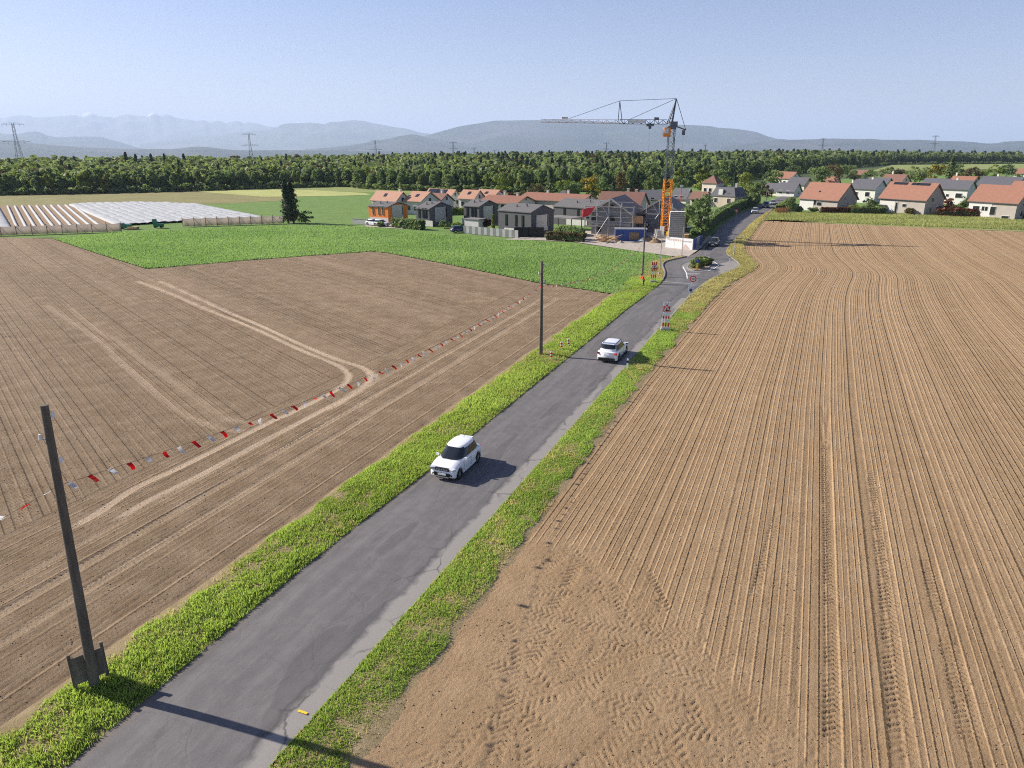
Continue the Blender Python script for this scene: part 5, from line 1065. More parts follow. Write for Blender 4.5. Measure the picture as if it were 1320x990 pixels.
ax, az_ = cxx(872, 127.5), cz(127)
ap = MB()
for y in (-.5, .5): ap.bar((cxx(861, 160), y, jz - .3), (ax, 0, az_), .2); ap.bar((cxx(866, 160), y, jz - .3), (ax, 0, az_), .16)
for k in range(1, 5):
    t = k / 5; xa = cxx(861, 160) * (1 - t) + ax * t; xb = cxx(866, 160) * (1 - t) + ax * t; zz = (jz - .3) * (1 - t) + az_ * t; ap.bar((xa, 0, zz), (xb, 0, zz), .1)
ap.build('tower_head', MAT['crane_grey'], crane)
st = MB(); sx, sz_ = cxx(799, 130), cz(130)
for d in (-.35, .45): st.bar((cxx(799, 157) + d, 0, jz), (sx, 0, sz_), .13)
st.build('jib_strut', MAT['crane_grey'], crane)
cj = MB(); cjx, cjz = cxx(884, 167.5), cz(167.5); cj.bar((cxx(864, 160), -.4, jz - .4), (cjx, -.4, cjz), .16); cj.bar((cxx(864, 160), .4, jz - .4), (cjx, .4, cjz), .16)
for k in range(5): t = k / 4; xx = cxx(864, 160) * (1 - t) + cjx * t; zz = (jz - .4) * (1 - t) + cjz * t; cj.bar((xx, -.4, zz), (xx, .4, zz), .1)
cj.build('counter_jib', MAT['crane_grey'], crane)
MB().box((cxx(881, 171), 0, cz(171)), (.5, .7, .9)).build('counterweight', MAT['crane_grey'], crane)
for nm, a, b, rr in (('tie_rod', (ax, 0, az_), (sx, 0, sz_), .045), ('tie_rod', (sx, 0, sz_), (cxx(733, 153.5), 0, jz + .6), .045), ('tie_rod', (ax, 0, az_), (cxx(812, 153.5), 0, jz + .5), .05), ('tie_rod', (ax, 0, az_), (cjx, 0, cjz), .06), ('hook_cable', (cxx(838, 158), 0, jz - .5), (cxx(838, 158), 0, cz(196)), .015), ('guy_cable', (cxx(881, 172), 0, cz(172)), (cxx(881, 172), 0, cz(192)), .015)):
    MB().cyl(a, b, rr, rr, 6).build(nm, MAT['crane_grey'], crane)
tro = MB().box((cxx(838, 158), 0, jz - .55), (1.4, .9, .5)).build('trolley', MAT['crane_grey'], crane); MB().box((cxx(838, 160), 0, jz - 1.0), (.5, .4, .6)).build('hook_block', MAT['crane_grey'], tro)
MB().box((cxx(821, 156.5), -.52, jz + .05), (3.3, .05, .55)).build('jib_banner', MAT['white'], crane); MB().box((cxx(846, 157), 0, jz + .6), (.9, .5, .5)).build('winch', MAT['crane_grey'], crane)
MB().box((cxx(728, 155), 0, jz + .75), (1.2, .5, .3)).build('jib_joint', MAT['crane_red'], crane)
# bare pale tree and site extras
p = G(903.5, 305); e = empty('bare_tree', (p[0], p[1], 0), 0, 'pale bare branched tree before the hedge by the site', 'tree'); b_ = MB(); br = np.random.default_rng(6)
b_.tube([(0, 0, 0), (.1, 0, 2.2), (.15, .1, 4.2)], [.14, .12, .08], 7).build('trunk', MAT['cream_wall'], e)
for k in range(7):
    a = k * .9; L = br.uniform(1.5, 2.8); MB().tube([(.12, 0, 3.4 + k * .12), (math.cos(a) * L * .5, math.sin(a) * L * .5, 4.0 + k * .15), (math.cos(a) * L, math.sin(a) * L, 4.5 + k * .25), (math.cos(a) * L * 1.1, math.sin(a) * L * 1.1, 5.4 + k * .25)], [.07, .055, .045, .02], 5).build('branch', MAT['cream_wall'], e)
p = G(899, 313); e = empty('pallet_stack', (p[0] - 1, p[1] + 1.5, 0), R(-20), 'yellow stack of boards at the site corner behind the hoarding', 'pallets')
for k in range(9): MB().box((0, 0, .1 + k * .16), (2.6, 1.2, .1)).build('board', MAT['timber'], e)

# ================================================================== VEHICLES
def car(label, u, v, heading_away, spec, body, group=None, dark_glass='glass_dark', name='car', dz=.07, rz=None, xy=None):
    """local frame: +x forward, +y left; built from a lofted lower body with real wheel arches and a cabin of stacked rings"""
    L, W, H, wb, wr = spec['L'], spec['W'], spec['H'], spec['wb'], spec['wr']; hood = spec['hood']; mini = spec['type'] == 'mini'
    p = XY(u, v) if xy is None else xy; ang = math.atan2(TD[1], TD[0]) + (0 if heading_away else math.pi) if rz is None else rz
    e = empty(name, (p[0], p[1], dz), ang, label, 'car', group); hl = L / 2; hw0 = W / 2
    zb0 = .2; belt = H * .60; xcow = hl - hood; xw = (-wb / 2 - spec.get('shift', 0), wb / 2 - spec.get('shift', 0))
    xs = sorted(set([-hl, -hl + .05, -hl + .15] + list(np.arange(-hl + .25, hl - .2, .06)) + [hl - .15, hl - .05, hl])); V = []; F = []
    for x in xs:
        en = max(0, (abs(x) - (hl - .45)) / .45); wx = hw0 * (1 - .16 * en ** 2.2)
        if x > xcow: t = (x - xcow) / hood; zt = belt + .02 - (.13 * t + .10 * t ** 3) * H * .75
        else: zt = belt
        if x > hl - .18: zt -= (x - hl + .18) ** 2 * 5.5
        if x < -hl + .1: zt -= .03
        zb = zb0 + .10 * en ** 2; arch = 0
        for xc in xw:
            d = abs(x - xc)
            if d < wr + .07: arch = max(arch, math.sqrt((wr + .07) ** 2 - d * d) + wr)
        zo = max(zb, arch); zo = min(zo, zt - .14)
        half = [(0, zb), (wx * .62, zb), (wx * .66, zo), (wx * .95, zo), (wx * .985, zo + .03), (wx, (zo + zt) * .5), (wx * .985, zt - .08), (wx * .93, zt - .015), (wx * .5, zt + .015), (0, zt + .02)]
        ring = half + [(-a, b) for a, b in half[-2:0:-1]]; V += [(x, a, b) for a, b in ring]
    n = len(ring)
    for i in range(len(xs) - 1):
        for k in range(n): F.append((i * n + k, i * n + (k + 1) % n, (i + 1) * n + (k + 1) % n, (i + 1) * n + k))
    F.append(tuple(range(n))); F.append(tuple((len(xs) - 1) * n + k for k in range(n - 1, -1, -1)))
    m = MB().add(V, F, True); o = m.build('body', body, e)
    # cabin rings
    xr0, xr1 = -hl + (.10 if mini else .12), -hl + spec['rear_rake']; xf0, xf1 = xcow + .12, xcow - spec['screen_rake']; zr = H - .08
    def ring_at(t):
        z = belt + (zr - belt) * t; return z, xr0 + (xr1 - xr0) * t, xf0 + (xf1 - xf0) * t ** .95, hw0 * ((.935 - .19 * t - .04 * t * t) if mini else (.955 - .13 * t - .04 * t * t))
    V = []; F = []; K = 32; ts = [0, .25, .5, .75, .92, 1.0]; rings = []
    def sup(xr, xf, hy, k, ex=3.6):
        a = 2 * math.pi * k / K; c, s = math.cos(a), math.sin(a); r = (abs(c) ** ex + abs(s) ** ex) ** (-1 / ex); return ((xr + xf) / 2 + (xf - xr) / 2 * c * r, hy * s * r)
    for t in ts:
        z, xr, xf, hy = ring_at(t); rings.append([(*sup(xr, xf, hy, k), z) for k in range(K)])
    z, xr, xf, hy = ring_at(1); cxm = (xr + xf) / 2
    for sc, dz_ in ((.92, .035), (.74, .062), (.4, .075)): rings.append([(cxm + (q[0] - cxm) * sc, q[1] * sc, z + dz_) for q in rings[5]])
    for r_ in rings: V += r_
    for i in range(len(rings) - 1):
        for k in range(K): F.append((i * K + k, i * K + (k + 1) % K, (i + 1) * K + (k + 1) % K, (i + 1) * K + k))
    F.append(tuple((len(rings) - 1) * K + k for k in range(K)))
    cab = MB().add(V, F, True).build('cabin', body, e)
    def pane(name, fn, ns=10, nt_=5, off=None):
        m = MB(); P = [[fn(i / ns, j / nt_) for j in range(nt_ + 1)] for i in range(ns + 1)]
        for i in range(ns):
            for j in range(nt_): m.add([P[i][j], P[i + 1][j], P[i + 1][j + 1], P[i][j + 1]], [(0, 1, 2, 3)], True)
        return m.build(name, MAT[dark_glass], cab)
    def bow(t, y, front):
        z, xr, xf, hy = ring_at(t); r = abs(y / hy); c = max(0, 1 - r ** 3.6) ** (1 / 3.6); xm = (xr + xf) / 2; hx = (xf - xr) / 2
        return xm + hx * c * (1 if front else -1)
    pane('windscreen', lambda s, t: (lambda tt, yy: (bow(tt, yy, True) + .018, yy, ring_at(tt)[0] + .012))(.06 + .86 * t, (s * 2 - 1) * ring_at(.06 + .86 * t)[3] * .9))
    r0 = .35 if not mini else .25
    pane('rear_window', lambda s, t: (lambda tt, yy: (bow(tt, yy, False) - .018, yy, ring_at(tt)[0] + .012))(r0 + (.9 - r0) * t, (s * 2 - 1) * ring_at(r0 + (.9 - r0) * t)[3] * .8))
    for sg in (-1, 1):
        for a, b in ((.09, .485), (.5, .89)):
            def fn(s, t, a=a, b=b, sg=sg):
                tt = .1 + .76 * t; z, xr, xf, hy = ring_at(tt); f = a + (b - a) * s; f = min(f, .9); x = xr + (xf - xr) * f
                q = abs((x - (xr + xf) / 2) / ((xf - xr) / 2)); y = hy * (max(0, 1 - q ** 3.6)) ** (1 / 3.6); return (x, sg * (y + .014), z)
            pane('side_window', fn)
        MB().box((xcow - .28, sg * (hw0 + .07), belt + .07), (.1, .17, .11)).build('mirror', body if mini else MAT['black'], e)
        for xx in (xcow - .95, xcow - 1.75):
            MB().box((xx, sg * (hw0 - .005), belt - .13), (.18, .03, .035)).build('door_handle', MAT['chrome'], e)
        for xx in (xcow - .18, xcow - 1.12, xcow - 1.98): MB().box((xx, sg * (hw0 - .012), belt * .62), (.014, .03, belt * .55)).build('door_gap', MAT['black'], e)
        MB().box((0, sg * (hw0 - .015), zb0 + .10), (wb - 2 * wr - .14, .05, .12)).build('sill', MAT['black'] if not mini else body, e)
        # lamps
        m = MB(); fx = hl - .13
        hd_ = m.box((fx + .02, sg * (hw0 * .72), H * .46), (.26, .30 if mini else .36, .15), sg * -.38).build('headlight', MAT['lamp_glass'], e); MB().box((fx + .15, sg * hw0 * .70, H * .46), (.03, .18, .08), sg * -.38).build('lens', MAT['chrome'], hd_)
        MB().cyl((hl - .16, sg * hw0 * .70, H * .27), (hl + .0, sg * hw0 * .72, H * .28), .10, .09, 10).build('fog_lamp', MAT['black'], e)
        MB().box((-hl + .06, sg * (hw0 * .76), belt - .13), (.16, .36 if not mini else .14, .15 if not mini else .18), sg * .3).build('tail_light', MAT['tail'], e)
        for xc in xw:
            wv = MB(); yw = sg * (hw0 - .12); prof = [(wr * .62, -.11), (wr * .93, -.11), (wr, -.07), (wr, .07), (wr * .93, .11), (wr * .62, .11)]; VV = []; FF = []; N = 20
            for k in range(N):
                a = 2 * math.pi * k / N; VV += [(xc + math.cos(a) * r_, yw + dy, wr + math.sin(a) * r_) for r_, dy in prof]
            for k in range(N):
                for j in range(5): FF.append((k * 6 + j, k * 6 + j + 1, ((k + 1) % N) * 6 + j + 1, ((k + 1) % N) * 6 + j))
            wh = wv.add(VV, FF, True).build('wheel', MAT['tyre'], e)
            rm_ = MB().cyl((xc, yw - .02, wr), (xc, yw + sg * .085, wr), wr * .64, wr * .62, 18)
            rm_.build('rim', MAT['chrome'], wh)
            sp = MB()
            for k in range(5): a = 2 * math.pi * k / 5 + .6; sp.box((xc + math.cos(a) * wr * .38, yw + sg * .09, wr + math.sin(a) * wr * .38), (wr * .16, .02, wr * .16), ry=-a)
            sp.build('rim_hole', MAT['black'], wh)
    MB().box((hl - .06, 0, H * .455), (.16, W * .5, .14)).build('grille', MAT['black'], e)
    gm = MB()
    for k in range(5): gm.box((hl + .022, (k - 2) * W * .09, H * .455), (.02, W * .06, .06))
    gm.build('grille_trim', MAT['chrome'], e)
    MB().box((hl - .04, 0, .27 * H), (.12, W * .6, .2)).build('lower_grille', MAT['black'], e); MB().box((hl - .02, 0, .185 * H), (.12, W * .5, .06)).build('skid_plate', MAT['chrome'], e); MB().box((hl + .032, 0, .285 * H), (.02, .5, .11)).build('number_plate', MAT['white'], e)
    MB().box((-hl + .02, 0, .22 * H), (.16, W * .8, .22)).build('rear_bumper', MAT['black'], e); MB().box((-hl - .02, 0, .44 * H), (.03, .48, .13)).build('number_plate', MAT['white'], e)
    z, xr, xf, hy = ring_at(1)
    if mini:
        MB().box((xr + .03, 0, H - .075), (.2, W * .5, .03)).build('roof_spoiler', body, e); MB().cyl((xr + .35, 0, H), (xr + .05, 0, H + .28), .012, .008, 5).build('antenna', MAT['black'], e)
    else:
        for sg in (-1, 1): MB().bar((xr + .15, sg * hy * .88, H + .01), (xf - .2, sg * hy * .88, H + .01), .045).build('roof_rail', MAT['black'], e)
        MB().box((xr + .02, 0, H - .07), (.26, W * .56, .04)).build('roof_spoiler', body, e)
    wi = MB(); wi.bar((xf0 - .03, -hw0 * .5, belt + .06), (xf0 - .1, hw0 * .05, belt + .08), .025).bar((xf0 - .03, hw0 * .05, belt + .06), (xf0 - .1, hw0 * .55, belt + .08), .025); wi.build('wiper', MAT['black'], e)
    return e
MINI = dict(type='mini', L=3.7, W=1.68, H=1.60, wb=2.44, wr=.31, hood=.95, rear_rake=.5, screen_rake=.66)
SUV = dict(type='suv', L=4.45, W=1.84, H=1.66, wb=2.68, wr=.36, hood=1.02, rear_rake=.52, screen_rake=.85)
HATCH = dict(type='mini', L=4.0, W=1.75, H=1.5, wb=2.5, wr=.32, hood=1.05, rear_rake=.5, screen_rake=.7)
VAN = dict(type='suv', L=4.7, W=1.9, H=1.9, wb=2.8, wr=.34, hood=.9, rear_rake=.3, screen_rake=.6)
cu, cv = UV(G(589, 605)); car('small white hatchback driving towards the camera on the road', cu, cv, False, MINI, MAT['car_white'])
cu, cv = UV(G(790, 460.5)); car('white sport utility car driving away, seen from behind', cu, cv, True, SUV, MAT['car_white'])
cu, cv = UV(G(920, 317)); car('dark car coming towards the traffic island in shade', cu, cv, False, HATCH, MAT['car_dark'])
cu, cv = UV(G(973, 275)); car('silver car approaching on the far road beside the hedge', cu, cv, False, HATCH, MAT['car_silver'])
cu, cv = UV(G(987, 268)); car('dark blue van with pale roof on the far road', cu, cv, False, VAN, MAT['car_blue'], name='van')
cu, cv = UV(G(996, 264)); car('grey car behind the dark blue van', cu, cv, False, HATCH, MAT['car_silver'])
for x, y, lb, a in ((482, 290.5, 'white car parked left before the orange house', -.6), (492, 291.2, 'white car parked right before the orange house', -.5)): car(lb, 0, 0, True, HATCH, MAT['car_white'], xy=G(x, y), rz=a, dz=.02)
car('dark car parked beside the small white shed', 0, 0, True, HATCH, MAT['car_blue'], xy=G(593, 299.5), rz=.4, dz=0)

# ================================================================== POLES, BUNTING, SIGNS
def pole(label, base, top_y, r, lean=(0, 0), arms=True, insul=3, name='utility_pole'):
    H = zat(base[1], top_y); e = empty(name, (base[0], base[1], 0), 0, label, 'pole'); n = 5
    MB().tube([(lean[0] * k / n, lean[1] * k / n, -.1 + (H + .1) * k / n) for k in range(n + 1)], [r * (1.15 - .4 * k / n) for k in range(n + 1)], 12).build('post', MAT['pole_wood'], e)
    for k in range(insul):
        z = H - .35 - .75 * k; s = -1 if k % 2 else 1; f = z / H; x, y = lean[0] * f, lean[1] * f
        ins = MB().bar((x, y, z), (x + s * .26, y - .05, z), .035).build('bracket', MAT['steel'], e); MB().cyl((x + s * .26, y - .05, z - .02), (x + s * .26, y - .05, z + .16), .05, .035, 8).build('insulator', MAT['white'], ins)
    return e, H
B1 = G(123, 888); B2 = G(697, 458.5); B3 = G(828, 356)
H1 = zat(B1[1], 522); l1 = at_depth(57, 524, B1[1]); lean1 = (l1[0] - B1[0], 0.0)
pole('tall dark wooden pole beside the wooden sign, nearest the camera', B1, 522, .155, lean1)
_, H2 = pole('dark wooden pole by the white car, second along the road', B2, 336.5, .16)
for z in (.6, 2.2, 5.2, 6.6): pass
e3, H3 = pole('thin dark pole behind the person in orange', B3, 287, .12, insul=1)
for x, y, t, lb, arm in ((850, 354, 307, 'slim street lamp left of the chicane', 1), (878.5, 331.5, 293, 'slim street lamp before the site hoarding', 1), (946, 329, 305.5, 'slim street lamp right of the island', 1), (986.5, 264, 246.5, 'street lamp where the far road bends', 1), (937, 279, 247, 'wooden pole above the long hedge', 0), (962, 268, 241, 'wooden pole farther along the long hedge', 0), (980, 262, 238, 'wooden pole at the far end of the hedge', 0)):
    p = G(x, y); H = zat(p[1], t); e = empty('street_lamp' if arm else 'wooden_pole', (p[0], p[1], 0), 0, lb, 'street lamp' if arm else 'pole'); MB().cyl((0, 0, -.1), (0, 0, H), .075, .045, 8).build('post', MAT['steel'] if arm else MAT['old_wood'], e)
    if arm: MB().bar((0, 0, H - .05), (.7, -.1, H + .05), .05).build('arm', MAT['steel'], e); MB().box((.9, -.12, H + .06), (.6, .2, .1)).build('lamp_head', MAT['steel'], e); MB().box((0, 0, .15), (.22, .22, .4)).build('foot', MAT['concrete'], e)
    else: MB().box((0, 0, H - .5), (1.2, .1, .1)).build('cross_arm', MAT['old_wood'], e)
# wooden sign seen from behind at the first pole
sa, sb_ = G(99, 894), G(140, 876); e = empty('wooden_sign', (sa[0], sa[1], 0), math.atan2(*(sb_ - sa)[::-1]), 'weathered wooden board sign on two posts at the first pole', 'sign'); L_ = float(np.linalg.norm(sb_ - sa)); sh = 1.6
for x in (0, L_): MB().box((x, 0, sh / 2 - .1), (.11, .09, sh + .2)).build('post', MAT['old_wood'], e)
for k in range(4): MB().box((L_ / 2, -.07, .52 + k * .265), (L_ + .05, .04, .262), ry=.006 * (k - 1)).build('plank', MAT['old_wood'], e)
# bunting
def bunting(label, A, B, sag, n, seed, sub=True):
    A, B = Vector(A), Vector(B); f = lambda t: A.lerp(B, t) - Vector((0, 0, sag * 4 * t * (1 - t))); e = empty('bunting', A, 0, label, 'bunting'); r = np.random.default_rng(seed)
    MB().tube([f(k / 28) - A for k in range(29)], .006, 5).build('rope', MAT['black'], e); d = (B - A).normalized(); side = Vector((-d.y, d.x, 0)).normalized()
    for k in range(n):
        t = (k + .5) / n; c = f(t) - A; h = .30; wd = .19; sw = -r.normal(.95, .3); V = []; F = []; sp = r.uniform(-.3, .5)
        dn = (Vector((0, 0, -1)) * math.cos(sw) + side * math.sin(sw)).normalized(); al = (d + side * sp * .5).normalized()
        for i in range(5):
            s = i / 4; wv = side * .05 * math.sin(s * 4 + k) ; wk = wd * (1 - .25 * s) / 2; q = c + dn * h * s + wv; V += [q - al * wk - side * .006, q + al * wk * (1 + .2 * sp) - side * .006]
        F = [(2 * i, 2 * i + 1, 2 * i + 3, 2 * i + 2) for i in range(4)]; m = MB().add(V, F, True).add([Vector(q) + side * .012 for q in V], [tuple(reversed(q)) for q in F], True); m.build('pennant', MAT['red_cloth'] if k % 2 else MAT['white_cloth'], e)
a1 = zat(B1[1], 626); f1 = a1 / H1; P1 = (B1[0] + lean1[0] * f1, B1[1], a1); P2 = (B2[0], B2[1], zat(B2[1], 367)); P3 = (B3[0], B3[1], zat(B3[1], 312)); P0 = (*XY(UV(B1)[0] - 40, UV(B1)[1]), 6.5)
bunting('red and white pennant string between the first and second pole', P1, P2, 1.1, 62, 1); bunting('red and white pennant string leading off left of the first pole', P1, P0, 1.0, 56, 2)
bunting('red and white pennant string between the second and third pole', P2, P3, 1.6, 52, 3)
# striped barrier boards carrying a warning triangle
def barrier(label, px, py, front):
    p = G(px, py); yaw = -math.atan2(p[0], p[1]) * .6; e = empty('warning_barrier', (p[0], p[1], 0), yaw, label, 'barrier'); n = 9; h = 3.0
    MB().box((0, 0, .15), (.95, .6, .3)).box((0, 0, .36), (.85, .45, .14)).build('foot', MAT['concrete'] if front else MAT['kerb'], e)
    for x in (-.26, 0, .26):
        for k in range(6): MB().box((x, 0, .43 + (h - .43) * (k + .5) / 6), (.15, .05, (h - .43) / 6 - .004)).build('stripe', MAT['red'] if (k % 2 == 0) == front else MAT['white'], e)
        MB().box((x, .05, h / 2), (.06, .05, h)).build('post', MAT['steel'], e)
    c = (0, -.06, 2.3); q = .46
    tri = lambda s, y, dz=0: MB().prism([(-q * s, c[2] - q * .58 * s + dz), (q * s, c[2] - q * .58 * s + dz), (0, c[2] + q * 1.05 * s + dz)], y - .02, y, 'xz')
    t = tri(1, -.05).build('triangle', MAT['red'], e); tri(.68, -.072).build('triangle_field', MAT['white'], t); MB().box((0, -.1, c[2] - .02), (.1, .012, .34)).box((.05, -.1, c[2] - .15), (.34, .012, .08)).build('pictogram', MAT['black'], t)
    if front: MB().box((0, -.06, 1.72), (.75, .03, .3)).build('plate', MAT['white'], e)
    return e
barrier('red and white striped barrier with warning triangle right of the road', 857.5, 426.5, True); barrier('red and white striped barrier with triangle on the left verge', 842, 366, False)
# speed limit sign with plates
p = G(888.5, 382.5); yaw = -math.atan2(p[0], p[1]); e = empty('speed_limit_sign', (p[0], p[1], 0), yaw, 'round speed limit sign with white plates at the right kerb', 'sign')
MB().cyl((.04, 0, -.1), (.3, .05, 3.05), .045, .045, 8).build('post', MAT['steel'], e)
zc = zat(p[1], 359.3)
d0 = MB().cyl((.3, -.05, zc), (.3, -.02, zc), .40, .40, 24).build('disc', MAT['red'], e); MB().cyl((.3, -.065, zc), (.3, -.045, zc), .28, .28, 24).build('field', MAT['white'], d0)
def digits(parent, txt, x, y, z, size, mat):
    cu_ = bpy.data.curves.new('digits', 'FONT'); cu_.body = txt; cu_.size = size; cu_.align_x = 'CENTER'; cu_.align_y = 'CENTER'; cu_.extrude = .005; tmp = bpy.data.objects.new('digits', cu_); col.objects.link(tmp)
    dg = bpy.context.evaluated_depsgraph_get(); me = bpy.data.meshes.new_from_object(tmp.evaluated_get(dg)); bpy.data.objects.remove(tmp); me.materials.clear(); me.materials.append(mat); o = link('digits', me, parent, (x, y, z)); o.rotation_euler = (math.pi / 2, 0, 0)
digits(d0, '50', .3, -.075, zc, .34, MAT['black'])
MB().box((.22, -.04, zc - .78), (.85, .03, .42)).build('plate', MAT['white'], e)
pl = MB().box((.12, -.05, zc - 1.42), (.66, .03, .75)).build('plate', MAT['white_cloth'], e); MB().cyl((.12, -.08, zc - 1.42), (.12, -.06, zc - 1.42), .2, .2, 14).build('symbol', MAT['blue'], pl)
# delineator post and striped marker pegs
def delineator(px, py, lb, h=1.0):
    p = G(px, py); e = empty('marker_post', (p[0], p[1], 0), -.4, lb, 'post'); MB().box((0, 0, h * .33), (.14, .10, h * .68)).build('post', MAT['white'], e); MB().box((0, 0, h * .78), (.143, .103, h * .22)).build('black_band', MAT['black'], e); MB().prism([(-.07, h * .89), (.07, h * .89), (.07, h), (-.07, h * 1.05)], -.05, .05, 'xz').build('cap', MAT['white'], e)
delineator(808.5, 477.5, 'white marker post with black band on the right verge'); delineator(984.5, 275, 'white marker post at the far road edge', 1.3); delineator(940.5, 337, 'white marker post inside the chicane kerb', .9)
for x, y, lb in ((710.5, 465.5, 'red and white striped peg before the second pole'), (723.5, 452.5, 'red and white marker peg behind the second pole'), (732.5, 448.5, 'red and white marker peg farthest behind the second pole')):
    p = G(x, y); e = empty('marker_peg', (p[0], p[1], 0), .3, lb, 'peg')
    MB().cyl((0, 0, -.05), (0, 0, .5), .04, .03, 6).build('stake', MAT['white'], e)
    for k in range(4): MB().box((0, -.02, .45 + k * .13), (.2, .05, .128)).build('stripe', MAT['red'] if k % 2 == 0 else MAT['white'], e)
p = G(948.5, 281); e = empty('road_sign', (p[0], p[1], 0), 0, 'small red and white sign plate before the long hedge', 'sign'); MB().cyl((0, 0, -.1), (0, 0, 2.2), .04, .04, 6).build('post', MAT['steel'], e); MB().box((0, -.05, 1.8), (.8, .03, .8)).build('plate', MAT['red'], e); MB().box((0, -.07, 1.8), (.5, .02, .25)).build('field', MAT['white'], e)
p = G(825.5, 279); e = empty('site_light_mast', (p[0] + 7.3, p[1] - 14, 0), 0, 'red site mast with white plate above the roofs', 'mast'); MB().cyl((0, 0, -.1), (0, 0, 8.4), .07, .06, 8).build('post', MAT['red'], e); MB().box((0, -.1, 8.6), (.8, .06, .5)).build('plate', MAT['white'], e)

# ---- traffic island
ic = G(901, 343.5); isl = empty('traffic_island', (ic[0], ic[1], 0), -TH, 'planted traffic island with pale kerb in the chicane', 'island'); n = 28
def el(a, b, z): return [(a * math.cos(2 * math.pi * k / n), b * math.sin(2 * math.pi * k / n), z) for k in range(n)]
o_, i_ = (1.75, 4.9), (1.5, 4.6)
V = el(*o_, .0) + el(*o_, .2) + el(*i_, .2) + el(*i_, .05); F = [(j * n + k, j * n + (k + 1) % n, (j + 1) * n + (k + 1) % n, (j + 1) * n + k) for j in range(3) for k in range(n)]
MB().add(V, F).build('kerb_ring', MAT['kerb'], isl); MB().poly(el(*i_, .15)).build('soil', MAT['earth'], isl)
V = el(2.5, 6.0, .095); MB().poly(V).build('paved_ring', MAT['paving'], isl)
for x, y, hw, top, mt, lb in ((898.5, 346.5, 9.5, 331.5, 'leaf', 'round green bush at the front of the traffic island'), (905, 342.5, 9.5, 329.5, 'leaf_lime', 'yellow green bush on top of the traffic island'), (911, 341.5, 8, 331, 'leaf_dark', 'dark bush at the back of the traffic island')): solo('island_bush', 'broad', x, y, hw, top, mat=mt, label=lb, seed=int(x), cat='bush', base=.0, n=900)
p = G(898.5, 349.5); e = empty('island_sign', (p[0], p[1], .1), -.2, 'blue keep side sign on a yellow post at the island front', 'sign'); MB().box((0, 0, .55), (.22, .14, 1.1)).build('post', MAT['yellow'], e); MB().cyl((0, -.05, 1.45), (0, -.02, 1.45), .32, .32, 18).build('disc', MAT['blue'], e); MB().bar((-.15, -.07, 1.58), (.13, -.07, 1.32), .07, .02).build('arrow', MAT['white'], e)
p = G(909.5, 334.5); e = empty('island_beacon', (p[0], p[1], .1), 0, 'dark round sign back at the far end of the island', 'sign'); MB().cyl((0, 0, 0), (0, 0, 1.6), .05, .05, 8).build('post', MAT['steel'], e); MB().cyl((0, -.03, 1.75), (0, .03, 1.75), .34, .34, 18).build('disc', MAT['black'], e)

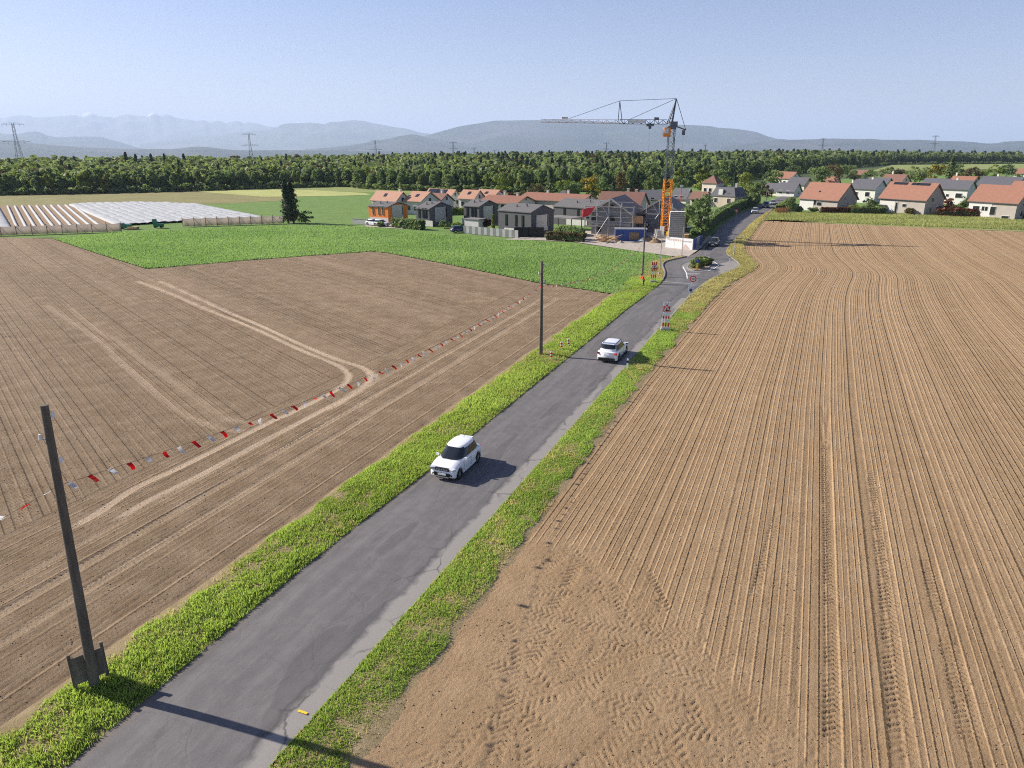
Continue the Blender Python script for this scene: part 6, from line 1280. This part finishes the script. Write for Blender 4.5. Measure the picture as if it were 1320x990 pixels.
# ---- person in an orange red jacket, bending over the verge
def person(label, loc, rz):
    J = dict(pel=(0, 0, .92), sp=(.08, 0, 1.12), ch=(.22, 0, 1.33), nk=(.33, 0, 1.47), hd=(.42, 0, 1.57), hd2=(.47, 0, 1.67), hl=(0, .10, .88), kl=(.07, .11, .5), al=(0, .12, .09), tl=(.16, .13, .04), hr=(0, -.10, .88), kr=(-.02, -.12, .48), ar=(-.1, -.13, .09), tr=(.06, -.14, .04), sl=(.24, .19, 1.38), el=(.34, .24, 1.12), wl=(.5, .18, .96), sr=(.24, -.19, 1.38), er=(.36, -.24, 1.12), wr=(.52, -.16, .97))
    rad_ = dict(pel=.14, sp=.13, ch=.15, nk=.055, hd=.085, hd2=.09, hl=.10, kl=.065, al=.045, tl=.04, hr=.10, kr=.065, ar=.045, tr=.04, sl=.075, el=.05, wl=.032, sr=.075, er=.05, wr=.032)
    E = [('pel', 'sp'), ('sp', 'ch'), ('ch', 'nk'), ('nk', 'hd'), ('hd', 'hd2'), ('pel', 'hl'), ('hl', 'kl'), ('kl', 'al'), ('al', 'tl'), ('pel', 'hr'), ('hr', 'kr'), ('kr', 'ar'), ('ar', 'tr'), ('ch', 'sl'), ('sl', 'el'), ('el', 'wl'), ('ch', 'sr'), ('sr', 'er'), ('er', 'wr')]
    for s, wst in ((1, 'wl'), (-1, 'wr')):
        w_ = np.array(J[wst]); pm = 'p' + wst; J[pm] = tuple(w_ + (.05, 0, -.05)); rad_[pm] = .03; E.append((wst, pm))
        for k, (dy, ln) in enumerate(((-.03, .07), (-.01, .085), (.01, .08), (.028, .06))):
            a, b = f'{wst}f{k}', f'{wst}g{k}'; J[a] = tuple(np.array(J[pm]) + (.03, dy, -.03)); J[b] = tuple(np.array(J[a]) + (ln * .4, 0, -ln)); rad_[a] = .009; rad_[b] = .008; E += [(pm, a), (a, b)]
        J[wst + 't'] = tuple(w_ + (.05, -s * .05, -.03)); J[wst + 'u'] = tuple(w_ + (.08, -s * .06, -.07)); rad_[wst + 't'] = .01; rad_[wst + 'u'] = .009; E += [(wst, wst + 't'), (wst + 't', wst + 'u')]
    names = list(J); me = bpy.data.meshes.new('body'); me.from_pydata([J[k] for k in names], [(names.index(a), names.index(b)) for a, b in E], []); tmp = bpy.data.objects.new('body', me); col.objects.link(tmp)
    tmp.modifiers.new('skin', 'SKIN'); sv = me.skin_vertices[0].data
    for i, k in enumerate(names): sv[i].radius = (rad_[k], rad_[k]); sv[i].use_root = (k == 'pel')
    tmp.modifiers.new('sub', 'SUBSURF').levels = 2; dg = bpy.context.evaluated_depsgraph_get(); bm_ = bpy.data.meshes.new_from_object(tmp.evaluated_get(dg)); bpy.data.objects.remove(tmp)
    bm_.materials.clear()
    for k in ('orange_coat', 'trousers', 'skin', 'black'): bm_.materials.append(MAT[k])
    for f in bm_.polygons:
        c = f.center; hand = c.x > .43 and c.z < 1.05; f.material_index = 2 if (hand or (c.z > 1.47 and c.x > .28)) else (3 if c.z < .1 else (1 if c.z < .93 else 0)); f.use_smooth = True
    e = empty('person', loc, rz, label, 'person'); link('body', bm_, e)
    V = []; F = []; N, K = 12, 7
    for i in range(K):
        for k in range(N):
            th = (i / (K - 1)) * 1.75; ph = 2 * math.pi * k / N; V.append((.455 + .115 * math.sin(th) * math.cos(ph) - .03, .1 * math.sin(th) * math.sin(ph), 1.64 + .125 * math.cos(th)))
    F = [(i * N + k, i * N + (k + 1) % N, (i + 1) * N + (k + 1) % N, (i + 1) * N + k) for i in range(K - 1) for k in range(N)]; MB().add(V, F, True).build('hair', MAT['hair'], e)
    fc = MB()
    for s in (-1, 1): fc.box((.575, s * .035, 1.625), (.02, .022, .012)); fc.box((.47, s * .098, 1.61), (.05, .02, .06))
    fc.box((.59, 0, 1.59), (.035, .025, .04)).box((.575, 0, 1.55), (.015, .05, .012)).build('face', MAT['skin'], e); return e
p = G(829.5, 370); person('person in orange red jacket and dark trousers bending on the left verge', (p[0], p[1], .06), R(200))

ORD = 'first second third fourth fifth sixth seventh eighth ninth tenth eleventh twelfth thirteenth fourteenth fifteenth'.split()
# ================================================================== LEFT DISTANCE: net fence, covered rows, bins
def netfence(label, P, h, n):
    P = [np.array(p) for p in P]; A, B = P; e = empty('net_fence', (A[0], A[1], 0), math.atan2(*(B - A)[::-1]), label, 'fence'); L = float(np.linalg.norm(B - A)); V = []; F = []; m_ = 60
    for k in range(m_ + 1):
        s = k / m_; sagz = .18 * abs(math.sin(s * n * math.pi)); V += [(s * L, .06 * math.sin(k * 1.7), .05), (s * L, .12 * math.sin(k), h * .5), (s * L, 0, h - sagz)]
    F = [(3 * k + j, 3 * k + 3 + j, 3 * k + 4 + j, 3 * k + 1 + j) for k in range(m_) for j in range(2)]; o = link('net', np_mesh('net', V, F, MAT['net'], True), e); o.modifiers.new('thickness', 'SOLIDIFY').thickness = .02
    for k in range(n + 1): MB().cyl((k * L / n, -.08, -.1), (k * L / n, -.08, h + .25), .06, .06, 6).build('post', MAT['old_wood'], e); MB().bar((k * L / n, -.1, .9 * h), (k * L / n + 1.6, -.5, .0), .05).build('strut', MAT['old_wood'], e)
netfence('long pale net fence on posts at the left edge', [G(-60, 305.5), G(157, 298.4)], 1.9, 11); netfence('pale net fence left of the tall spruce', [G(236, 292), G(366, 288)], 1.9, 9)
def coverrow(label, A, B, wd, h, mat, group, wob=.12, seed=0):
    r = np.random.default_rng(seed); d = B - A; L = np.linalg.norm(d); d = d / L; nn = np.array([-d[1], d[0]]); V = []; K = 9; N = max(8, int(L / 1.2))
    for i in range(N + 1):
        s = i / N; c = A + d * L * s; k_ = 1 + wob * r.normal()
        for k in range(K): a = math.pi * k / (K - 1); q = c + nn * math.cos(a) * wd / 2; V.append((q[0], q[1], max(-.03, math.sin(a) ** .7 * h * k_ + (.02 * r.normal() if 0 < k < K - 1 else -.03))))
    F = [(i * K + k, (i + 1) * K + k, (i + 1) * K + k + 1, i * K + k + 1) for i in range(N) for k in range(K - 1)]; return tag(link('covered_row', np_mesh('covered_row', V, F, mat, True)), label, 'crop cover', group)
sheet('row_bed', [(-60, 303), (150, 297.5), (158, 293), (92, 264), (-40, 266)], MAT['earth'], .0)
for k in range(10):
    t = k / 9; A = G(27 + 110 * t - 2, 300.5 - 3.6 * t); B = G(10 + 84 * t, 266.2 - 1.4 * t); coverrow(ORD[k] + ' from the left of the ten thin white covered crop rows', A, B, .62, .4, MAT['fleece'], 'thin covered rows on the brown bed', .1, k)
coverrow('broad white crop cover at the far left edge', G(4, 302), G(-12, 267), 4.2, .7, MAT['fleece'], None, .1, 30)
for k in range(15):
    t = k / 14; A = G(160 + 178 * t, 291 - 9 * t ** .8); B = G(96 + 150 * t, 264.2 - 2.2 * math.sin(math.pi * t) - .6 * t); coverrow(ORD[k] + ' from the left of the broad fleece covered rows in the white block', A, B, 3.1, .5, MAT['fleece'], 'broad fleece covered rows left of the spruce', .14, 60 + k)
for x, y, lb, hh in ((163, 295, 'green farm bin beside the wooden pallet left of the gap', 1.7), (205, 293.4, 'green farm bin with raised back right of the gap', 2.6)):
    p = G(x, y); e = empty('farm_bin', (p[0], p[1], 0), .1, lb, 'bin'); e.scale = (.75, .75, .75); MB().prism([(-1.3, .35), (1.3, .35), (1.5, 1.25), (-.5, 1.25), (-.7, hh), (-1.5, hh)], -.8, .8, 'xz').build('body', MAT['green_paint'], e)
    for xx in (-.9, .9): MB().cyl((xx, -.85, .3), (xx, .85, .3), .32, .32, 12).build('wheel', MAT['tyre'], e)
p = G(172, 295.4); e = empty('wooden_pallet', (p[0], p[1], 0), 0, 'low wooden pallet between the green bin and the gap', 'pallet')
for k in range(6): MB().box((-.9 + .36 * k, 0, .5), (.3, 1.4, .06)).build('slat', MAT['timber'], e)
for yy in (-.6, 0, .6): MB().box((0, yy, .24), (2.1, .14, .44)).build('bearer', MAT['timber'], e)

# ================================================================== PYLONS
def pylon(label, px, top_y, Y, hgt, group):
    c = at_depth(px, top_y, Y); z0 = c[2] - hgt; e = empty('power_pylon', (c[0], Y, z0), R(15), label, 'pylon', group); bw = hgt * .16; k = max(1.0, Y / 1000)
    m = MB(); lattice(m, (0, 0, 0), (0, 0, hgt * .62), bw, bw * .36, 7, .30 * k, .13 * k); lattice(m, (0, 0, hgt * .62), (0, 0, hgt), bw * .36, bw * .25, 5, .26 * k, .12 * k); m.build('tower', MAT['pylon_steel'], e)
    for zf, w_ in ((.58, .30), (.76, .0), (.97, .24)):
        if w_ == 0: continue
        a = MB()
        for s in (-1, 1):
            tip = (s * hgt * w_, 0, hgt * zf); a.bar((s * .5, -.8, hgt * zf), tip, .22 * k); a.bar((s * .5, .8, hgt * zf), tip, .22 * k); a.bar((s * .5, 0, hgt * (zf + .05)), tip, .18 * k)
            for q in (.3, .6, .85): a.bar((s * hgt * w_ * q, 0, hgt * zf), (s * hgt * w_ * (q - .12), 0, hgt * zf + hgt * .05 * (1 - q)), .12 * k)
        o = a.build('cross_arm', MAT['pylon_steel'], e)
        for s in (-1, -.6, .6, 1): MB().cyl((s * hgt * w_ * .95, 0, hgt * zf), (s * hgt * w_ * .95, 0, hgt * (zf - .05)), .12 * k, .12 * k, 5).build('insulator', MAT['pylon_steel'], o)
    return Vector(c)
PY = [(16, 158.5, 900, 50), (320.5, 172, 1350, 48), (483.5, 181, 1750, 48), (584, 183, 2300, 46), (611, 190.5, 2900, 46), (782, 184, 2500, 48), (637.5, 194, 3400, 44), (909.5, 187, 2900, 44), (1061.5, 178.5, 2300, 48), (1206.5, 175, 2000, 48)]
for k, (a, nm) in enumerate(zip(PY, ('nearest lattice power pylon at the left edge above the wood', 'lattice power pylon second from the left above the wood', 'lattice power pylon third from the left before the blue mountain', 'thin pylon fourth from the left before the blue mountain', 'thin pylon fifth from the left above the wood', 'thin pylon in the haze left of the crane mast', 'tiny pylon beneath the mountain slope left of the crane jib tip', 'tiny pylon in the haze right of the crane mast', 'pylon above the pale town on the right', 'pylon before the low ridge at the far right'))):
    pylon(nm, *a, None)

# ================================================================== HAZE: one even volume round everything
hm = bpy.data.materials.new('air_haze'); hm.use_nodes = True; t_ = hm.node_tree
for n_ in list(t_.nodes):
    if n_.type == 'BSDF_PRINCIPLED': t_.nodes.remove(n_)
pv = t_.nodes.new('ShaderNodeVolumePrincipled'); pv.inputs['Color'].default_value = (.62, .75, 1.0, 1); pv.inputs['Density'].default_value = HAZE = 5.6e-5; pv.inputs['Anisotropy'].default_value = 0.1
t_.links.new(pv.outputs[0], t_.nodes['Material Output'].inputs['Volume'])
hz = MB().box((0, 0, (1600 - 112) / 2), (200000, 200000, 1600 + 112)).build('haze', hm); tag(hz, 'thin blue haze filling the air over the whole landscape', 'haze', kind='stuff')
